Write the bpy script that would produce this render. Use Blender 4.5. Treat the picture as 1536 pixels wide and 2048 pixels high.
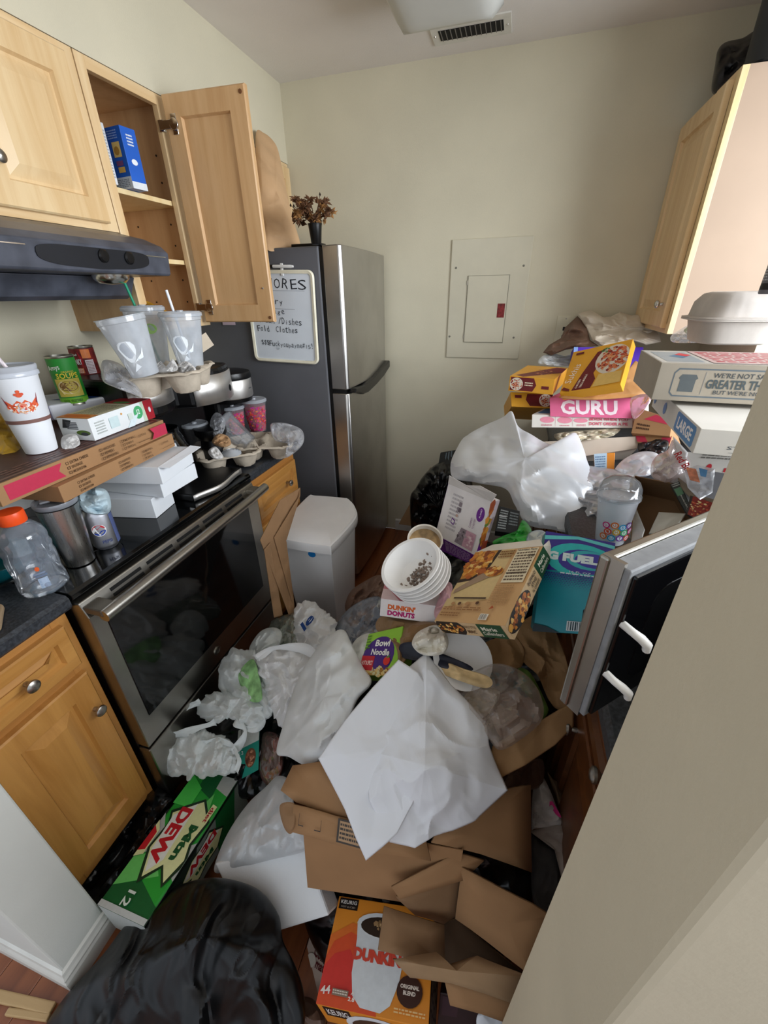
import bpy, bmesh, math, random
import numpy as np
from mathutils import Vector, Matrix, noise

for o in list(bpy.data.objects): bpy.data.objects.remove(o)
SC = bpy.context.scene
COL = SC.collection
# ---------------------------------------------------------------- camera
CR = np.array([[0.95887999,0.28338244,-0.01560651],[0.11997831,-0.45457635,-0.88259025],[-0.25720493,0.84442568,-0.46988391]])
CC = np.array([1.5825,-0.5521,1.5363]); CF = 818.95
cam = bpy.data.cameras.new('camera'); camo = bpy.data.objects.new('camera', cam); COL.objects.link(camo)
cam.sensor_fit = 'VERTICAL'; cam.sensor_height = 24.0; cam.lens = CF/2048*24.0; cam.clip_start = .02
camo.matrix_world = Matrix(((CR[0][0],-CR[1][0],-CR[2][0],CC[0]),(CR[0][1],-CR[1][1],-CR[2][1],CC[1]),(CR[0][2],-CR[1][2],-CR[2][2],CC[2]),(0,0,0,1)))
SC.camera = camo
# ---------------------------------------------------------------- light
W = bpy.data.worlds.new('daylight'); SC.world = W; W.use_nodes = True
W.node_tree.nodes['Background'].inputs[0].default_value = (.80,.89,1,1)
W.node_tree.nodes['Background'].inputs[1].default_value = .88
def area(name, loc, to, sx, sy, e, col=(1,1,1)):
    l = bpy.data.lights.new(name,'AREA'); l.shape='RECTANGLE'; l.size=sx; l.size_y=sy; l.energy=e; l.color=col
    o = bpy.data.objects.new(name,l); COL.objects.link(o); o.location=loc
    o.rotation_euler=(Vector(to)-Vector(loc)).to_track_quat('-Z','Y').to_euler(); return o
area('daylight_pass_through',(3.6,.3,1.8),(1.0,.7,1.0),1.9,1.3,95,(.90,.95,1))
area('daylight_living_room',(1.9,-3.0,2.0),(1.3,.8,.9),2.4,1.7,9,(.93,.97,1))
SC.view_settings.view_transform='Standard'; SC.view_settings.look='None'; SC.view_settings.gamma=1
SC.view_settings.use_curve_mapping=False; SC.view_settings.exposure=0.14
# ---------------------------------------------------------------- helpers
def ray(u,v): return CR.T@np.array([(u-768)/CF,(v-1024)/CF,1.])
def at(u,v,x=None,y=None,z=None,d=None):
    """pixel -> point on the plane x=, y= or z=, or at depth d"""
    q=ray(u,v)
    if x is not None: t=(x-CC[0])/q[0]
    elif y is not None: t=(y-CC[1])/q[1]
    elif z is not None: t=(z-CC[2])/q[2]
    else: t=d
    return Vector(CC+t*q)
VIEW = Vector(CR[2])
def hexc(h):
    if not isinstance(h,str): return tuple(h)[:3]
    h=h.lstrip('#'); c=[int(h[i:i+2],16)/255 for i in (0,2,4)]
    return tuple(x/12.92 if x<=.04045 else ((x+.055)/1.055)**2.4 for x in c)
MATS={}
def _base(name):
    m=bpy.data.materials.new(name); m.use_nodes=True
    return m,m.node_tree.nodes,m.node_tree.links,m.node_tree.nodes['Principled BSDF']
def mat(name,col,rough=.6,metal=0,var=.08,scale=12,bump=0,bscale=60,spec=.4,aniso=None,coat=0):
    """plain surface with slight procedural colour variation and optional fine bump"""
    if name in MATS: return MATS[name]
    m,N,L,b=_base(name); c=hexc(col)
    tc=N.new('ShaderNodeTexCoord'); mp=N.new('ShaderNodeMapping'); L.new(tc.outputs['Object'],mp.inputs[0])
    if aniso: mp.inputs['Scale'].default_value=aniso
    n=N.new('ShaderNodeTexNoise'); n.inputs['Scale'].default_value=scale; n.inputs['Detail'].default_value=4
    L.new(mp.outputs[0],n.inputs['Vector'])
    r=N.new('ShaderNodeValToRGB'); L.new(n.outputs['Fac'],r.inputs[0])
    r.color_ramp.elements[0].color=(*[x*(1-var) for x in c],1); r.color_ramp.elements[1].color=(*[min(1,x*(1+var)) for x in c],1)
    r.color_ramp.elements[0].position=.35; r.color_ramp.elements[1].position=.65
    L.new(r.outputs[0],b.inputs['Base Color'])
    b.inputs['Roughness'].default_value=rough; b.inputs['Metallic'].default_value=metal; b.inputs['Specular IOR Level'].default_value=spec
    b.inputs['Coat Weight'].default_value=coat
    if bump:
        n2=N.new('ShaderNodeTexNoise'); n2.inputs['Scale'].default_value=bscale; n2.inputs['Detail'].default_value=5
        L.new(mp.outputs[0],n2.inputs['Vector'])
        bp=N.new('ShaderNodeBump'); bp.inputs['Strength'].default_value=bump; bp.inputs['Distance'].default_value=.004
        L.new(n2.outputs['Fac'],bp.inputs['Height']); L.new(bp.outputs[0],b.inputs['Normal'])
    MATS[name]=m; return m
def wood(name,c1,c2,axis='z',rough=.38,scale=1.0):
    if name in MATS: return MATS[name]
    m,N,L,b=_base(name)
    tc=N.new('ShaderNodeTexCoord'); mp=N.new('ShaderNodeMapping'); L.new(tc.outputs['Object'],mp.inputs[0])
    s=[14*scale]*3; s['xyz'.index(axis)]=1.1*scale; mp.inputs['Scale'].default_value=s
    n=N.new('ShaderNodeTexNoise'); n.inputs['Scale'].default_value=1.6; n.inputs['Detail'].default_value=8; n.inputs['Roughness'].default_value=.62; n.inputs['Distortion'].default_value=.6
    L.new(mp.outputs[0],n.inputs['Vector'])
    r=N.new('ShaderNodeValToRGB'); L.new(n.outputs['Fac'],r.inputs[0])
    e=r.color_ramp.elements; e[0].position=.28; e[0].color=(*hexc(c2),1); e[1].position=.62; e[1].color=(*hexc(c1),1)
    n3=N.new('ShaderNodeTexNoise'); n3.inputs['Scale'].default_value=2.2; n3.inputs['Detail'].default_value=2; L.new(tc.outputs['Object'],n3.inputs['Vector'])
    r3=N.new('ShaderNodeValToRGB'); L.new(n3.outputs['Fac'],r3.inputs[0]); r3.color_ramp.elements[0].color=(.82,.80,.78,1); r3.color_ramp.elements[1].color=(1.08,1.06,1.02,1)
    mx=N.new('ShaderNodeMix'); mx.data_type='RGBA'; mx.blend_type='MULTIPLY'; mx.inputs[0].default_value=.8
    L.new(r.outputs[0],mx.inputs[6]); L.new(r3.outputs[0],mx.inputs[7]); L.new(mx.outputs[2],b.inputs['Base Color'])
    b.inputs['Roughness'].default_value=rough; b.inputs['Coat Weight'].default_value=.15; b.inputs['Coat Roughness'].default_value=.25
    MATS[name]=m; return m
def metal(name,col,rough=.28,axis=None,dirt=.25):
    if name in MATS: return MATS[name]
    m,N,L,b=_base(name); c=hexc(col)
    tc=N.new('ShaderNodeTexCoord'); mp=N.new('ShaderNodeMapping'); L.new(tc.outputs['Object'],mp.inputs[0])
    s=[3,3,3]
    if axis: s=[180,180,180]; s['xyz'.index(axis)]=2
    mp.inputs['Scale'].default_value=s
    n=N.new('ShaderNodeTexNoise'); n.inputs['Scale'].default_value=2; n.inputs['Detail'].default_value=3; L.new(mp.outputs[0],n.inputs['Vector'])
    mr=N.new('ShaderNodeMapRange'); L.new(n.outputs['Fac'],mr.inputs[0]); mr.inputs[3].default_value=rough*.8; mr.inputs[4].default_value=rough*1.25
    n2=N.new('ShaderNodeTexNoise'); n2.inputs['Scale'].default_value=5; n2.inputs['Detail'].default_value=6; L.new(tc.outputs['Object'],n2.inputs['Vector'])
    r=N.new('ShaderNodeValToRGB'); L.new(n2.outputs['Fac'],r.inputs[0]); r.color_ramp.elements[0].position=.3; r.color_ramp.elements[0].color=(*[x*(1-dirt) for x in c],1); r.color_ramp.elements[1].color=(*c,1); r.color_ramp.elements[1].position=.6
    L.new(r.outputs[0],b.inputs['Base Color']); L.new(mr.outputs[0],b.inputs['Roughness']); b.inputs['Metallic'].default_value=1
    MATS[name]=m; return m
def film(name,col,transp=.5,transl=.4,gloss=.25,rough=.25,bump=.0,bscale=40):
    """thin plastic film or paper: diffuse + translucent, see-through share, sheen"""
    if name in MATS: return MATS[name]
    m,N,L,b=_base(name); N.remove(b); out=N['Material Output']; c=(*hexc(col),1)
    df=N.new('ShaderNodeBsdfDiffuse'); df.inputs[0].default_value=c
    tl=N.new('ShaderNodeBsdfTranslucent'); tl.inputs[0].default_value=c
    tp=N.new('ShaderNodeBsdfTransparent'); gl=N.new('ShaderNodeBsdfGlossy'); gl.inputs['Roughness'].default_value=rough
    tc=N.new('ShaderNodeTexCoord'); n=N.new('ShaderNodeTexNoise'); n.inputs['Scale'].default_value=14; n.inputs['Detail'].default_value=3; L.new(tc.outputs['Object'],n.inputs[0])
    mr=N.new('ShaderNodeMapRange'); L.new(n.outputs['Fac'],mr.inputs[0]); mr.inputs[1].default_value=.3; mr.inputs[2].default_value=.7; mr.inputs[3].default_value=max(0,transp-.15); mr.inputs[4].default_value=min(1,transp+.15)
    m1=N.new('ShaderNodeMixShader'); m1.inputs[0].default_value=transl; L.new(df.outputs[0],m1.inputs[1]); L.new(tl.outputs[0],m1.inputs[2])
    m2=N.new('ShaderNodeMixShader'); L.new(m1.outputs[0],m2.inputs[1]); L.new(tp.outputs[0],m2.inputs[2])
    if transp>0: L.new(mr.outputs[0],m2.inputs[0])
    else: m2.inputs[0].default_value=0
    m3=N.new('ShaderNodeMixShader'); lw=N.new('ShaderNodeLayerWeight'); lw.inputs[0].default_value=.3
    mu=N.new('ShaderNodeMath'); mu.operation='MULTIPLY_ADD'; L.new(lw.outputs['Fresnel'],mu.inputs[0]); mu.inputs[1].default_value=gloss*.85; mu.inputs[2].default_value=gloss*.06
    L.new(mu.outputs[0],m3.inputs[0]); L.new(m2.outputs[0],m3.inputs[1]); L.new(gl.outputs[0],m3.inputs[2]); L.new(m3.outputs[0],out.inputs[0])
    if bump:
        n2=N.new('ShaderNodeTexNoise'); n2.inputs['Scale'].default_value=bscale; n2.inputs['Detail'].default_value=4; L.new(tc.outputs['Object'],n2.inputs[0])
        bp=N.new('ShaderNodeBump'); bp.inputs['Strength'].default_value=bump; bp.inputs['Distance'].default_value=.01; L.new(n2.outputs['Fac'],bp.inputs['Height'])
        for s in (df,tl,gl): L.new(bp.outputs[0],s.inputs['Normal'])
    MATS[name]=m; return m
def ink():
    """flat print: colour from the Col attribute"""
    if 'print' in MATS: return MATS['print']
    m,N,L,b=_base('print'); a=N.new('ShaderNodeAttribute'); a.attribute_name='Col'
    n=N.new('ShaderNodeTexNoise'); n.inputs['Scale'].default_value=90; n.inputs['Detail'].default_value=3
    tc=N.new('ShaderNodeTexCoord'); L.new(tc.outputs['Object'],n.inputs[0])
    mr=N.new('ShaderNodeMapRange'); L.new(n.outputs['Fac'],mr.inputs[0]); mr.inputs[3].default_value=.9; mr.inputs[4].default_value=1.08
    vm=N.new('ShaderNodeVectorMath'); vm.operation='SCALE'; L.new(a.outputs['Color'],vm.inputs[0]); L.new(mr.outputs[0],vm.inputs['Scale'])
    L.new(vm.outputs[0],b.inputs['Base Color']); b.inputs['Roughness'].default_value=.42; b.inputs['Specular IOR Level'].default_value=.35
    MATS['print']=m; return m

class MB:
    """collects faces; build() links them as one mesh object"""
    def __init__(s): s.v=[]; s.f=[]; s.m=[]; s.c=[]
    def add(s,vs,fs,mi=0,col=None):
        o=len(s.v); s.v+= [tuple(x) for x in vs]
        for f in fs: s.f.append([i+o for i in f]); s.m.append(mi); s.c.append(col)
        return s
    def box(s,lo,hi,mi=0,M=None):
        vs=[Vector((hi[0] if i&1 else lo[0],hi[1] if i&2 else lo[1],hi[2] if i&4 else lo[2])) for i in range(8)]
        if M: vs=[M@x for x in vs]
        return s.add(vs,[(0,2,3,1),(4,5,7,6),(0,1,5,4),(2,6,7,3),(0,4,6,2),(1,3,7,5)],mi)
    def prism(s,poly,ax,a,b,mi=0):
        """extrude 2D poly along axis ax from a to b; poly in the other two axes (cyclic order)"""
        n=len(poly); k='xyz'.index(ax)
        def P(p,t):
            q=[0,0,0]; q[k]=t; q[(k+1)%3]=p[0]; q[(k+2)%3]=p[1]; return q
        vs=[P(p,a) for p in poly]+[P(p,b) for p in poly]
        return s.add(vs,[list(range(n))[::-1],list(range(n,2*n))]+[(i,(i+1)%n,n+(i+1)%n,n+i) for i in range(n)],mi)
    def lathe(s,prof,seg=32,M=None,mi=0,cap=True,a0=0,a1=2*math.pi,wob=None):
        full=abs(a1-a0-2*math.pi)<1e-6; n=seg if full else seg+1; vs=[]
        for r,z in prof:
            for i in range(n):
                t=a0+(a1-a0)*i/seg; rr=r*(wob(t,z) if wob else 1)
                p=Vector((rr*math.cos(t),rr*math.sin(t),z)); vs.append(M@p if M else p)
        fs=[]
        for j in range(len(prof)-1):
            for i in range(seg):
                k=(i+1)%n; fs.append((j*n+i,j*n+k,(j+1)*n+k,(j+1)*n+i))
        if cap and full:
            if prof[0][0]>1e-5: fs.append(list(range(n))[::-1])
            if prof[-1][0]>1e-5: fs.append([(len(prof)-1)*n+i for i in range(n)])
        return s.add(vs,fs,mi)
    def tube(s,path,r,seg=8,mi=0):
        path=[Vector(p) for p in path]; n=len(path); vs=[]
        up=Vector((.3,.2,1)).normalized()
        for i,p in enumerate(path):
            t=(path[min(i+1,n-1)]-path[max(i-1,0)]).normalized()
            a=t.cross(up); a=a.normalized() if a.length>1e-4 else t.orthogonal().normalized(); b=t.cross(a)
            rr=r[i] if isinstance(r,(list,tuple)) else r
            for k in range(seg):
                w=2*math.pi*k/seg; vs.append(p+a*rr*math.cos(w)+b*rr*math.sin(w))
        fs=[(i*seg+k,i*seg+(k+1)%seg,(i+1)*seg+(k+1)%seg,(i+1)*seg+k) for i in range(n-1) for k in range(seg)]
        fs+= [list(range(seg))[::-1],[(n-1)*seg+k for k in range(seg)]]
        return s.add(vs,fs,mi)
    def loft(s,rings,mi=0,cap=True):
        n=len(rings[0]); vs=[p for r in rings for p in r]
        fs=[(j*n+i,j*n+(i+1)%n,(j+1)*n+(i+1)%n,(j+1)*n+i) for j in range(len(rings)-1) for i in range(n)]
        if cap: fs+=[list(range(n))[::-1],[(len(rings)-1)*n+i for i in range(n)]]
        return s.add(vs,fs,mi)
    def grid(s,rows,mi=0):
        n=len(rows[0]); vs=[p for r in rows for p in r]
        return s.add(vs,[(j*n+i,j*n+i+1,(j+1)*n+i+1,(j+1)*n+i) for j in range(len(rows)-1) for i in range(n-1)],mi)
    def build(s,name,mats,parent=None,M=None,bevel=0,smooth=False,thick=0,label=None,cat=None,group=None,kind=None,seg=2,rim=None):
        me=bpy.data.meshes.new(name); me.from_pydata(s.v,[],s.f)
        mats=mats if isinstance(mats,(list,tuple)) else [mats]
        for m in mats: me.materials.append(m)
        if len(mats)>1: me.polygons.foreach_set('material_index',s.m)
        if any(c is not None for c in s.c):
            a=me.color_attributes.new('Col','FLOAT_COLOR','CORNER'); buf=[]
            for f,c in zip(s.f,s.c): buf+= [*(c or (1,1,1)),1]*len(f)
            a.data.foreach_set('color',buf)
        if smooth: me.polygons.foreach_set('use_smooth',[True]*len(me.polygons))
        me.update(); o=bpy.data.objects.new(name,me); COL.objects.link(o)
        if parent: o.parent=parent
        if M is not None: o.matrix_local=M
        if bevel:
            b=o.modifiers.new('bevel','BEVEL'); b.width=bevel; b.segments=seg; b.limit_method='ANGLE'; b.angle_limit=math.radians(35)
        if thick:
            t=o.modifiers.new('solidify','SOLIDIFY'); t.thickness=thick; t.offset=0
            if rim: me.materials.append(rim); t.material_offset_rim=len(me.materials)-1
        if smooth and smooth!='all':
            try: me.set_sharp_from_angle(angle=math.radians(42 if smooth is True else smooth))
            except Exception: pass
        return tag(o,label,cat,group,kind)
def tag(o,label=None,cat=None,group=None,kind=None):
    if label: o['label']=label
    if cat: o['category']=cat
    if group: o['group']=group
    if kind: o['kind']=kind
    return o
def T(name,label,cat,loc=(0,0,0),group=None,M=None):
    o=bpy.data.objects.new(name,None); COL.objects.link(o); o.empty_display_size=.05
    if M is not None: o.matrix_world=M
    else: o.location=loc
    return tag(o,label,cat,group)
def MX(o,x=(1,0,0),y=None,z=None):
    """matrix with origin o and axes x, y (z = x cross y)"""
    x=Vector(x).normalized()
    if y is not None: y=Vector(y); y=(y-x*x.dot(y)).normalized(); z=x.cross(y)
    else: z=Vector(z); z=(z-x*x.dot(z)).normalized(); y=z.cross(x)
    return Matrix(((x.x,y.x,z.x,o[0]),(x.y,y.y,z.y,o[1]),(x.z,y.z,z.z,o[2]),(0,0,0,1)))
def TR(x,y,z,rz=0,rx=0,ry=0): return Matrix.Translation((x,y,z))@Matrix.Rotation(rz,4,'Z')@Matrix.Rotation(ry,4,'Y')@Matrix.Rotation(rx,4,'X')
def dup(o,parent=None,M=None):
    c=o.copy(); COL.objects.link(c)
    if parent is not None: c.parent=parent
    if M is not None:
        if parent is None: c.matrix_world=M
        else: c.matrix_local=M
    for ch in list(o.children): dup(ch,c)
    return c
# ---- flat print
_txt={}
def text_mesh(s,bold=0.0):
    k=(s,bold)
    if k in _txt: return _txt[k]
    cu=bpy.data.curves.new('t','FONT'); cu.body=s; cu.align_x='CENTER'; cu.align_y='CENTER'; cu.size=1; cu.resolution_u=2; cu.offset=bold; cu.fill_mode='FRONT'; cu.dimensions='2D'
    ob=bpy.data.objects.new('t',cu); COL.objects.link(ob); bpy.context.view_layer.update()
    dg=bpy.context.evaluated_depsgraph_get(); me=ob.evaluated_get(dg).to_mesh()
    r=([tuple(v.co) for v in me.vertices],[tuple(p.vertices) for p in me.polygons])
    bpy.data.objects.remove(ob); bpy.data.curves.remove(cu)
    xs=[p[0] for p in r[0]] or [0,1]; ys=[p[1] for p in r[0]] or [0,1]
    cx,cy=(min(xs)+max(xs))/2,(min(ys)+max(ys))/2
    r=([((x-cx),(y-cy)) for x,y,_ in r[0]],r[1],max(xs)-min(xs),max(ys)-min(ys)); _txt[k]=r; return r
def clip01(P):
    for ax,lim,sg in ((0,0,1),(0,1,-1),(1,0,1),(1,1,-1)):
        Q=[]
        for i in range(len(P)):
            a,c=P[i-1],P[i]; da,dc=(a[ax]-lim)*sg,(c[ax]-lim)*sg
            if (da>=0)!=(dc>=0): t=da/(da-dc); Q.append((a[0]+(c[0]-a[0])*t,a[1]+(c[1]-a[1])*t))
            if dc>=0: Q.append(c)
        P=Q
        if not P: break
    return P
def hand(s,u,v,h,w,c,rot=0,seed=1):
    """hand lettering: one slightly shaken letter after another"""
    rg=random.Random(seed+len(s)); L=[]; n=len(s)
    for i,ch in enumerate(s):
        if ch==' ': continue
        x=u-w/2+w*(i+.5)/n; hh=h*(1 if (ch.isupper() or ch in 'dlthkf$#/!') else .68)
        y=v+math.tan(math.radians(rot))*(x-u)+rg.uniform(-.04,.04)*h+(0 if hh==h else -.16*h)-(.22*h if ch in 'gyp' else 0)
        L.append(('t',ch,x,y,hh,c,rot+rg.uniform(-9,9),w/n*rg.uniform(.62,.86)*(1.15 if ch.isupper() else .95) if ch not in 'il1!/' else None,-.004))
    return L
def draw(b,items,W,H,put):
    """items in unit face coordinates; put(u,v,layer)->3D point (u,v in metres)"""
    k=[1]
    for it in items:
        t=it[0]; lay=k[0]; k[0]+=1
        if t=='r': _,u0,v0,u1,v1,c=it; pts=[(u0,v0),(u1,v0),(u1,v1),(u0,v1)]
        elif t=='p': _,pts,c=it
        elif t=='e':
            _,cu,cv,ru,rv,c=it; pts=[(cu+ru*math.cos(a*math.pi/10),cv+rv*math.sin(a*math.pi/10)) for a in range(20)]
        elif t=='dots':
            for (cu,cv,ru,rv) in it[1]: b.add([put((cu+ru*math.cos(a*math.pi/4))*W,(cv+rv*math.sin(a*math.pi/4))*H,lay) for a in range(8)],[list(range(8))],0,hexc(it[2]))
            continue
        elif t=='bits':   # scattered crumbs of food in an ellipse
            _,cu,cv,ru,rv,cols,n,sz=it; rg=random.Random(n)
            for i in range(n):
                a=rg.uniform(0,6.28); q=math.sqrt(rg.random()); x=cu+ru*q*math.cos(a); y=cv+rv*q*math.sin(a); w=sz*rg.uniform(.5,1.3); a0=rg.uniform(0,6)
                pp=[(x+w*rg.uniform(.6,1.2)*math.cos(a0+j*1.05),y+w*W/H*rg.uniform(.5,1.1)*math.sin(a0+j*1.05)) for j in range(6)]
                b.add([put(p[0]*W,p[1]*H,lay+i*.02) for p in pp],[list(range(6))],0,hexc(rg.choice(cols)))
            k[0]+=int(n*.02)+1; continue
        elif t=='lines':  # rows of small illegible print
            _,u0,v0,u1,v1,n,c=it; rg=random.Random(int(u0*999+v0*77+n))
            for i in range(n):
                y=v1-(v1-v0)*(i+.5)/n; h=(v1-v0)/n*.26; x=u0; 
                while x<u1-.01:
                    w=min(u1-x,rg.uniform(.05,.16)*(u1-u0)); b.add([put(p[0]*W,p[1]*H,lay) for p in ((x,y-h),(x+w,y-h),(x+w,y+h),(x,y+h))],[(0,1,2,3)],0,hexc(c)); x+=w+.03*(u1-u0)
            continue
        elif t=='bars':   # barcode
            _,u0,v0,u1,v1,n,c=it[:7]; vert=len(it)>7; rg=random.Random(n); 
            for i in range(n):
                a=i/n; w=rg.uniform(.25,.75)/n
                q=(u0+(u1-u0)*a,v0,u0+(u1-u0)*(a+w),v1) if not vert else (u0,v0+(v1-v0)*a,u1,v0+(v1-v0)*(a+w))
                b.add([put(p[0]*W,p[1]*H,lay) for p in ((q[0],q[1]),(q[2],q[1]),(q[2],q[3]),(q[0],q[3]))],[(0,1,2,3)],0,hexc(c))
            continue
        elif t=='t':      # text,u,v,height,col,rot deg,fit width,bold
            _,s,u,v,h,c=it[:6]; rot=math.radians(it[6]) if len(it)>6 else 0; fw=it[7] if len(it)>7 else None; bold=it[8] if len(it)>8 else .0
            vs,fs,tw,th=text_mesh(s,bold); sy=h/max(th,1e-4)*(H if not (len(it)>9) else 1); sx=sy if not fw else fw/tw*W
            if fw and abs(abs(math.sin(rot))-1)<.2: sx=fw/tw*H; sy=h/max(th,1e-4)*W
            cr,sr=math.cos(rot),math.sin(rot)
            b.add([put(u*W+(x*sx*cr-y*sy*sr),v*H+(x*sx*sr+y*sy*cr),lay) for x,y in vs],fs,0,hexc(c)); continue
        pts=clip01(pts)
        if len(pts)>2: b.add([put(p[0]*W,p[1]*H,lay) for p in pts],[list(range(len(pts)))],0,hexc(c))
EPS=.00022
FACES={'top':((0,0,1),(1,0,0),(0,1,0)),'bot':((0,1,0),(1,0,0),(0,-1,0)),'front':((0,0,0),(1,0,0),(0,0,1)),'back':((1,1,0),(-1,0,0),(0,0,1)),'right':((1,0,0),(0,1,0),(0,0,1)),'left':((0,1,0),(0,-1,0),(0,0,1))}
def pose(p,s=1.0,dims=None,shift=(0,0,0)):
    """(centre, two axis rows, dims) scaled along the sight lines by s -> matrix at corner 000, dims"""
    Tc,ax,D=p; Tc=CC+s*(np.array(Tc)-CC)+np.array(shift); D=np.array(D)*s if dims is None else np.array(dims)
    x,y=Vector(ax[0]),Vector(ax[1]); M=MX(Tc,x,y); return M@Matrix.Translation((-D[0]/2,-D[1]/2,-D[2]/2)),D
def flatpose(p,yaw,D,corner=(0,0)):
    """upright box whose corner (a,b) at the base sits at p"""
    M=Matrix.Translation(p)@Matrix.Rotation(yaw,4,'Z')@Matrix.Translation((-corner[0]*D[0],-corner[1]*D[1],0)); return M,np.array(D)
def carton(name,label,cat,PD,m,art=None,group=None,bevel=.0012,skip=(),flaps=(),flapm=None,part='printed_panel',dent=0):
    """closed or open box with flat print; flaps: (face, edge, length, angle deg)"""
    M,D=PD; b=MB()
    n=6; bx=MB(); bx.box((0,0,0),tuple(D)); fi={'bot':0,'top':1,'front':2,'back':3,'left':4,'right':5}
    if skip:
        kept=[f for i,f in enumerate(bx.f) if i not in [fi[s] for s in skip]]; b.add(bx.v,kept)
    else: b=bx
    o=b.build(name,m,None,M,bevel=0 if skip else bevel,thick=.003 if skip else 0,label=label,cat=cat,group=group)
    if art:
        a=MB()
        for face,items in art.items():
            og,ua,va=FACES[face]; og=Vector(og); ua=Vector(ua); va=Vector(va); nn=ua.cross(va); DD=Vector(D)
            o0=Vector((og.x*DD.x,og.y*DD.y,og.z*DD.z)); Wd=abs(ua.dot(DD)); Hd=abs(va.dot(DD))
            draw(a,items,Wd,Hd,lambda u,v,l:o0+ua*u+va*v+nn*(EPS*l))
        a.build(part,ink(),o,kind='stuff')
    for (og,ua,va,pts) in flaps:
        # a flap: local origin, axes, outline in metres
        f=MB(); og=Vector(og); ua=Vector(ua).normalized(); va=Vector(va).normalized(); f.add([og+ua*u+va*v for u,v in pts],[list(range(len(pts)))]); f.build('flap',flapm or m,o,thick=.003)
    return o
# ---- soft things
def folds(n,seed,fmin,fmax,axis=None):
    """sum of straight triangular creases, about -1..1"""
    rg=random.Random(seed); L=[]
    for i in range(n):
        d=Vector((rg.gauss(0,1),rg.gauss(0,1),rg.gauss(0,1))).normalized()
        if axis is not None: d=(d-axis*d.dot(axis)*.88).normalized()
        fr=rg.uniform(fmin,fmax)*2.6; L.append((d,fr,rg.uniform(0,9),(fmin*2.6/fr)**.7))
    tot=sum(w*w for *_,w in L)**.5
    hi=fmax*1.5
    def f(p):
        q=p+Vector((noise.noise(p*9),noise.noise(p*9+Vector((5,1,3))),noise.noise(p*9+Vector((2,8,4)))))*.035
        q=q+Vector((noise.noise(p*hi),noise.noise(p*hi+Vector((3,7,1))),noise.noise(p*hi+Vector((6,2,9)))))*(.22/hi)
        s=0
        for d,fr,ph,w in L:
            t=(q.dot(d)*fr+ph)%2.0; s+=w*(abs(t-1)-.5)
        w=q*(fmin+fmax)*.7+Vector((seed*1.7,seed*.6,seed*2.3))
        if axis is not None: w=w-axis*w.dot(axis)*.75
        r=.62-1.9*abs(noise.noise(w))+.5*(.3-abs(noise.noise(w*2.3)))
        return s*1.5/tot+r*1.1
    return f
def spline(pts,per=6,closed=True,sharp=False):
    n=len(pts); out=[]
    pts=[Vector(p) for p in pts]
    for i in range(n if closed else n-1):
        p0,p1,p2,p3=[pts[(i+k)%n] if closed else pts[min(max(i+k,0),n-1)] for k in (-1,0,1,2)]
        for j in range(per):
            t=j/per
            if sharp: out.append(p1.lerp(p2,t)); continue
            out.append(.5*((2*p1)+(p2-p0)*t+(2*p0-5*p1+4*p2-p3)*t*t+(3*p1-p0-3*p2+p3)*t*t*t))
    if not closed: out.append(pts[-1])
    return out
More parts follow.
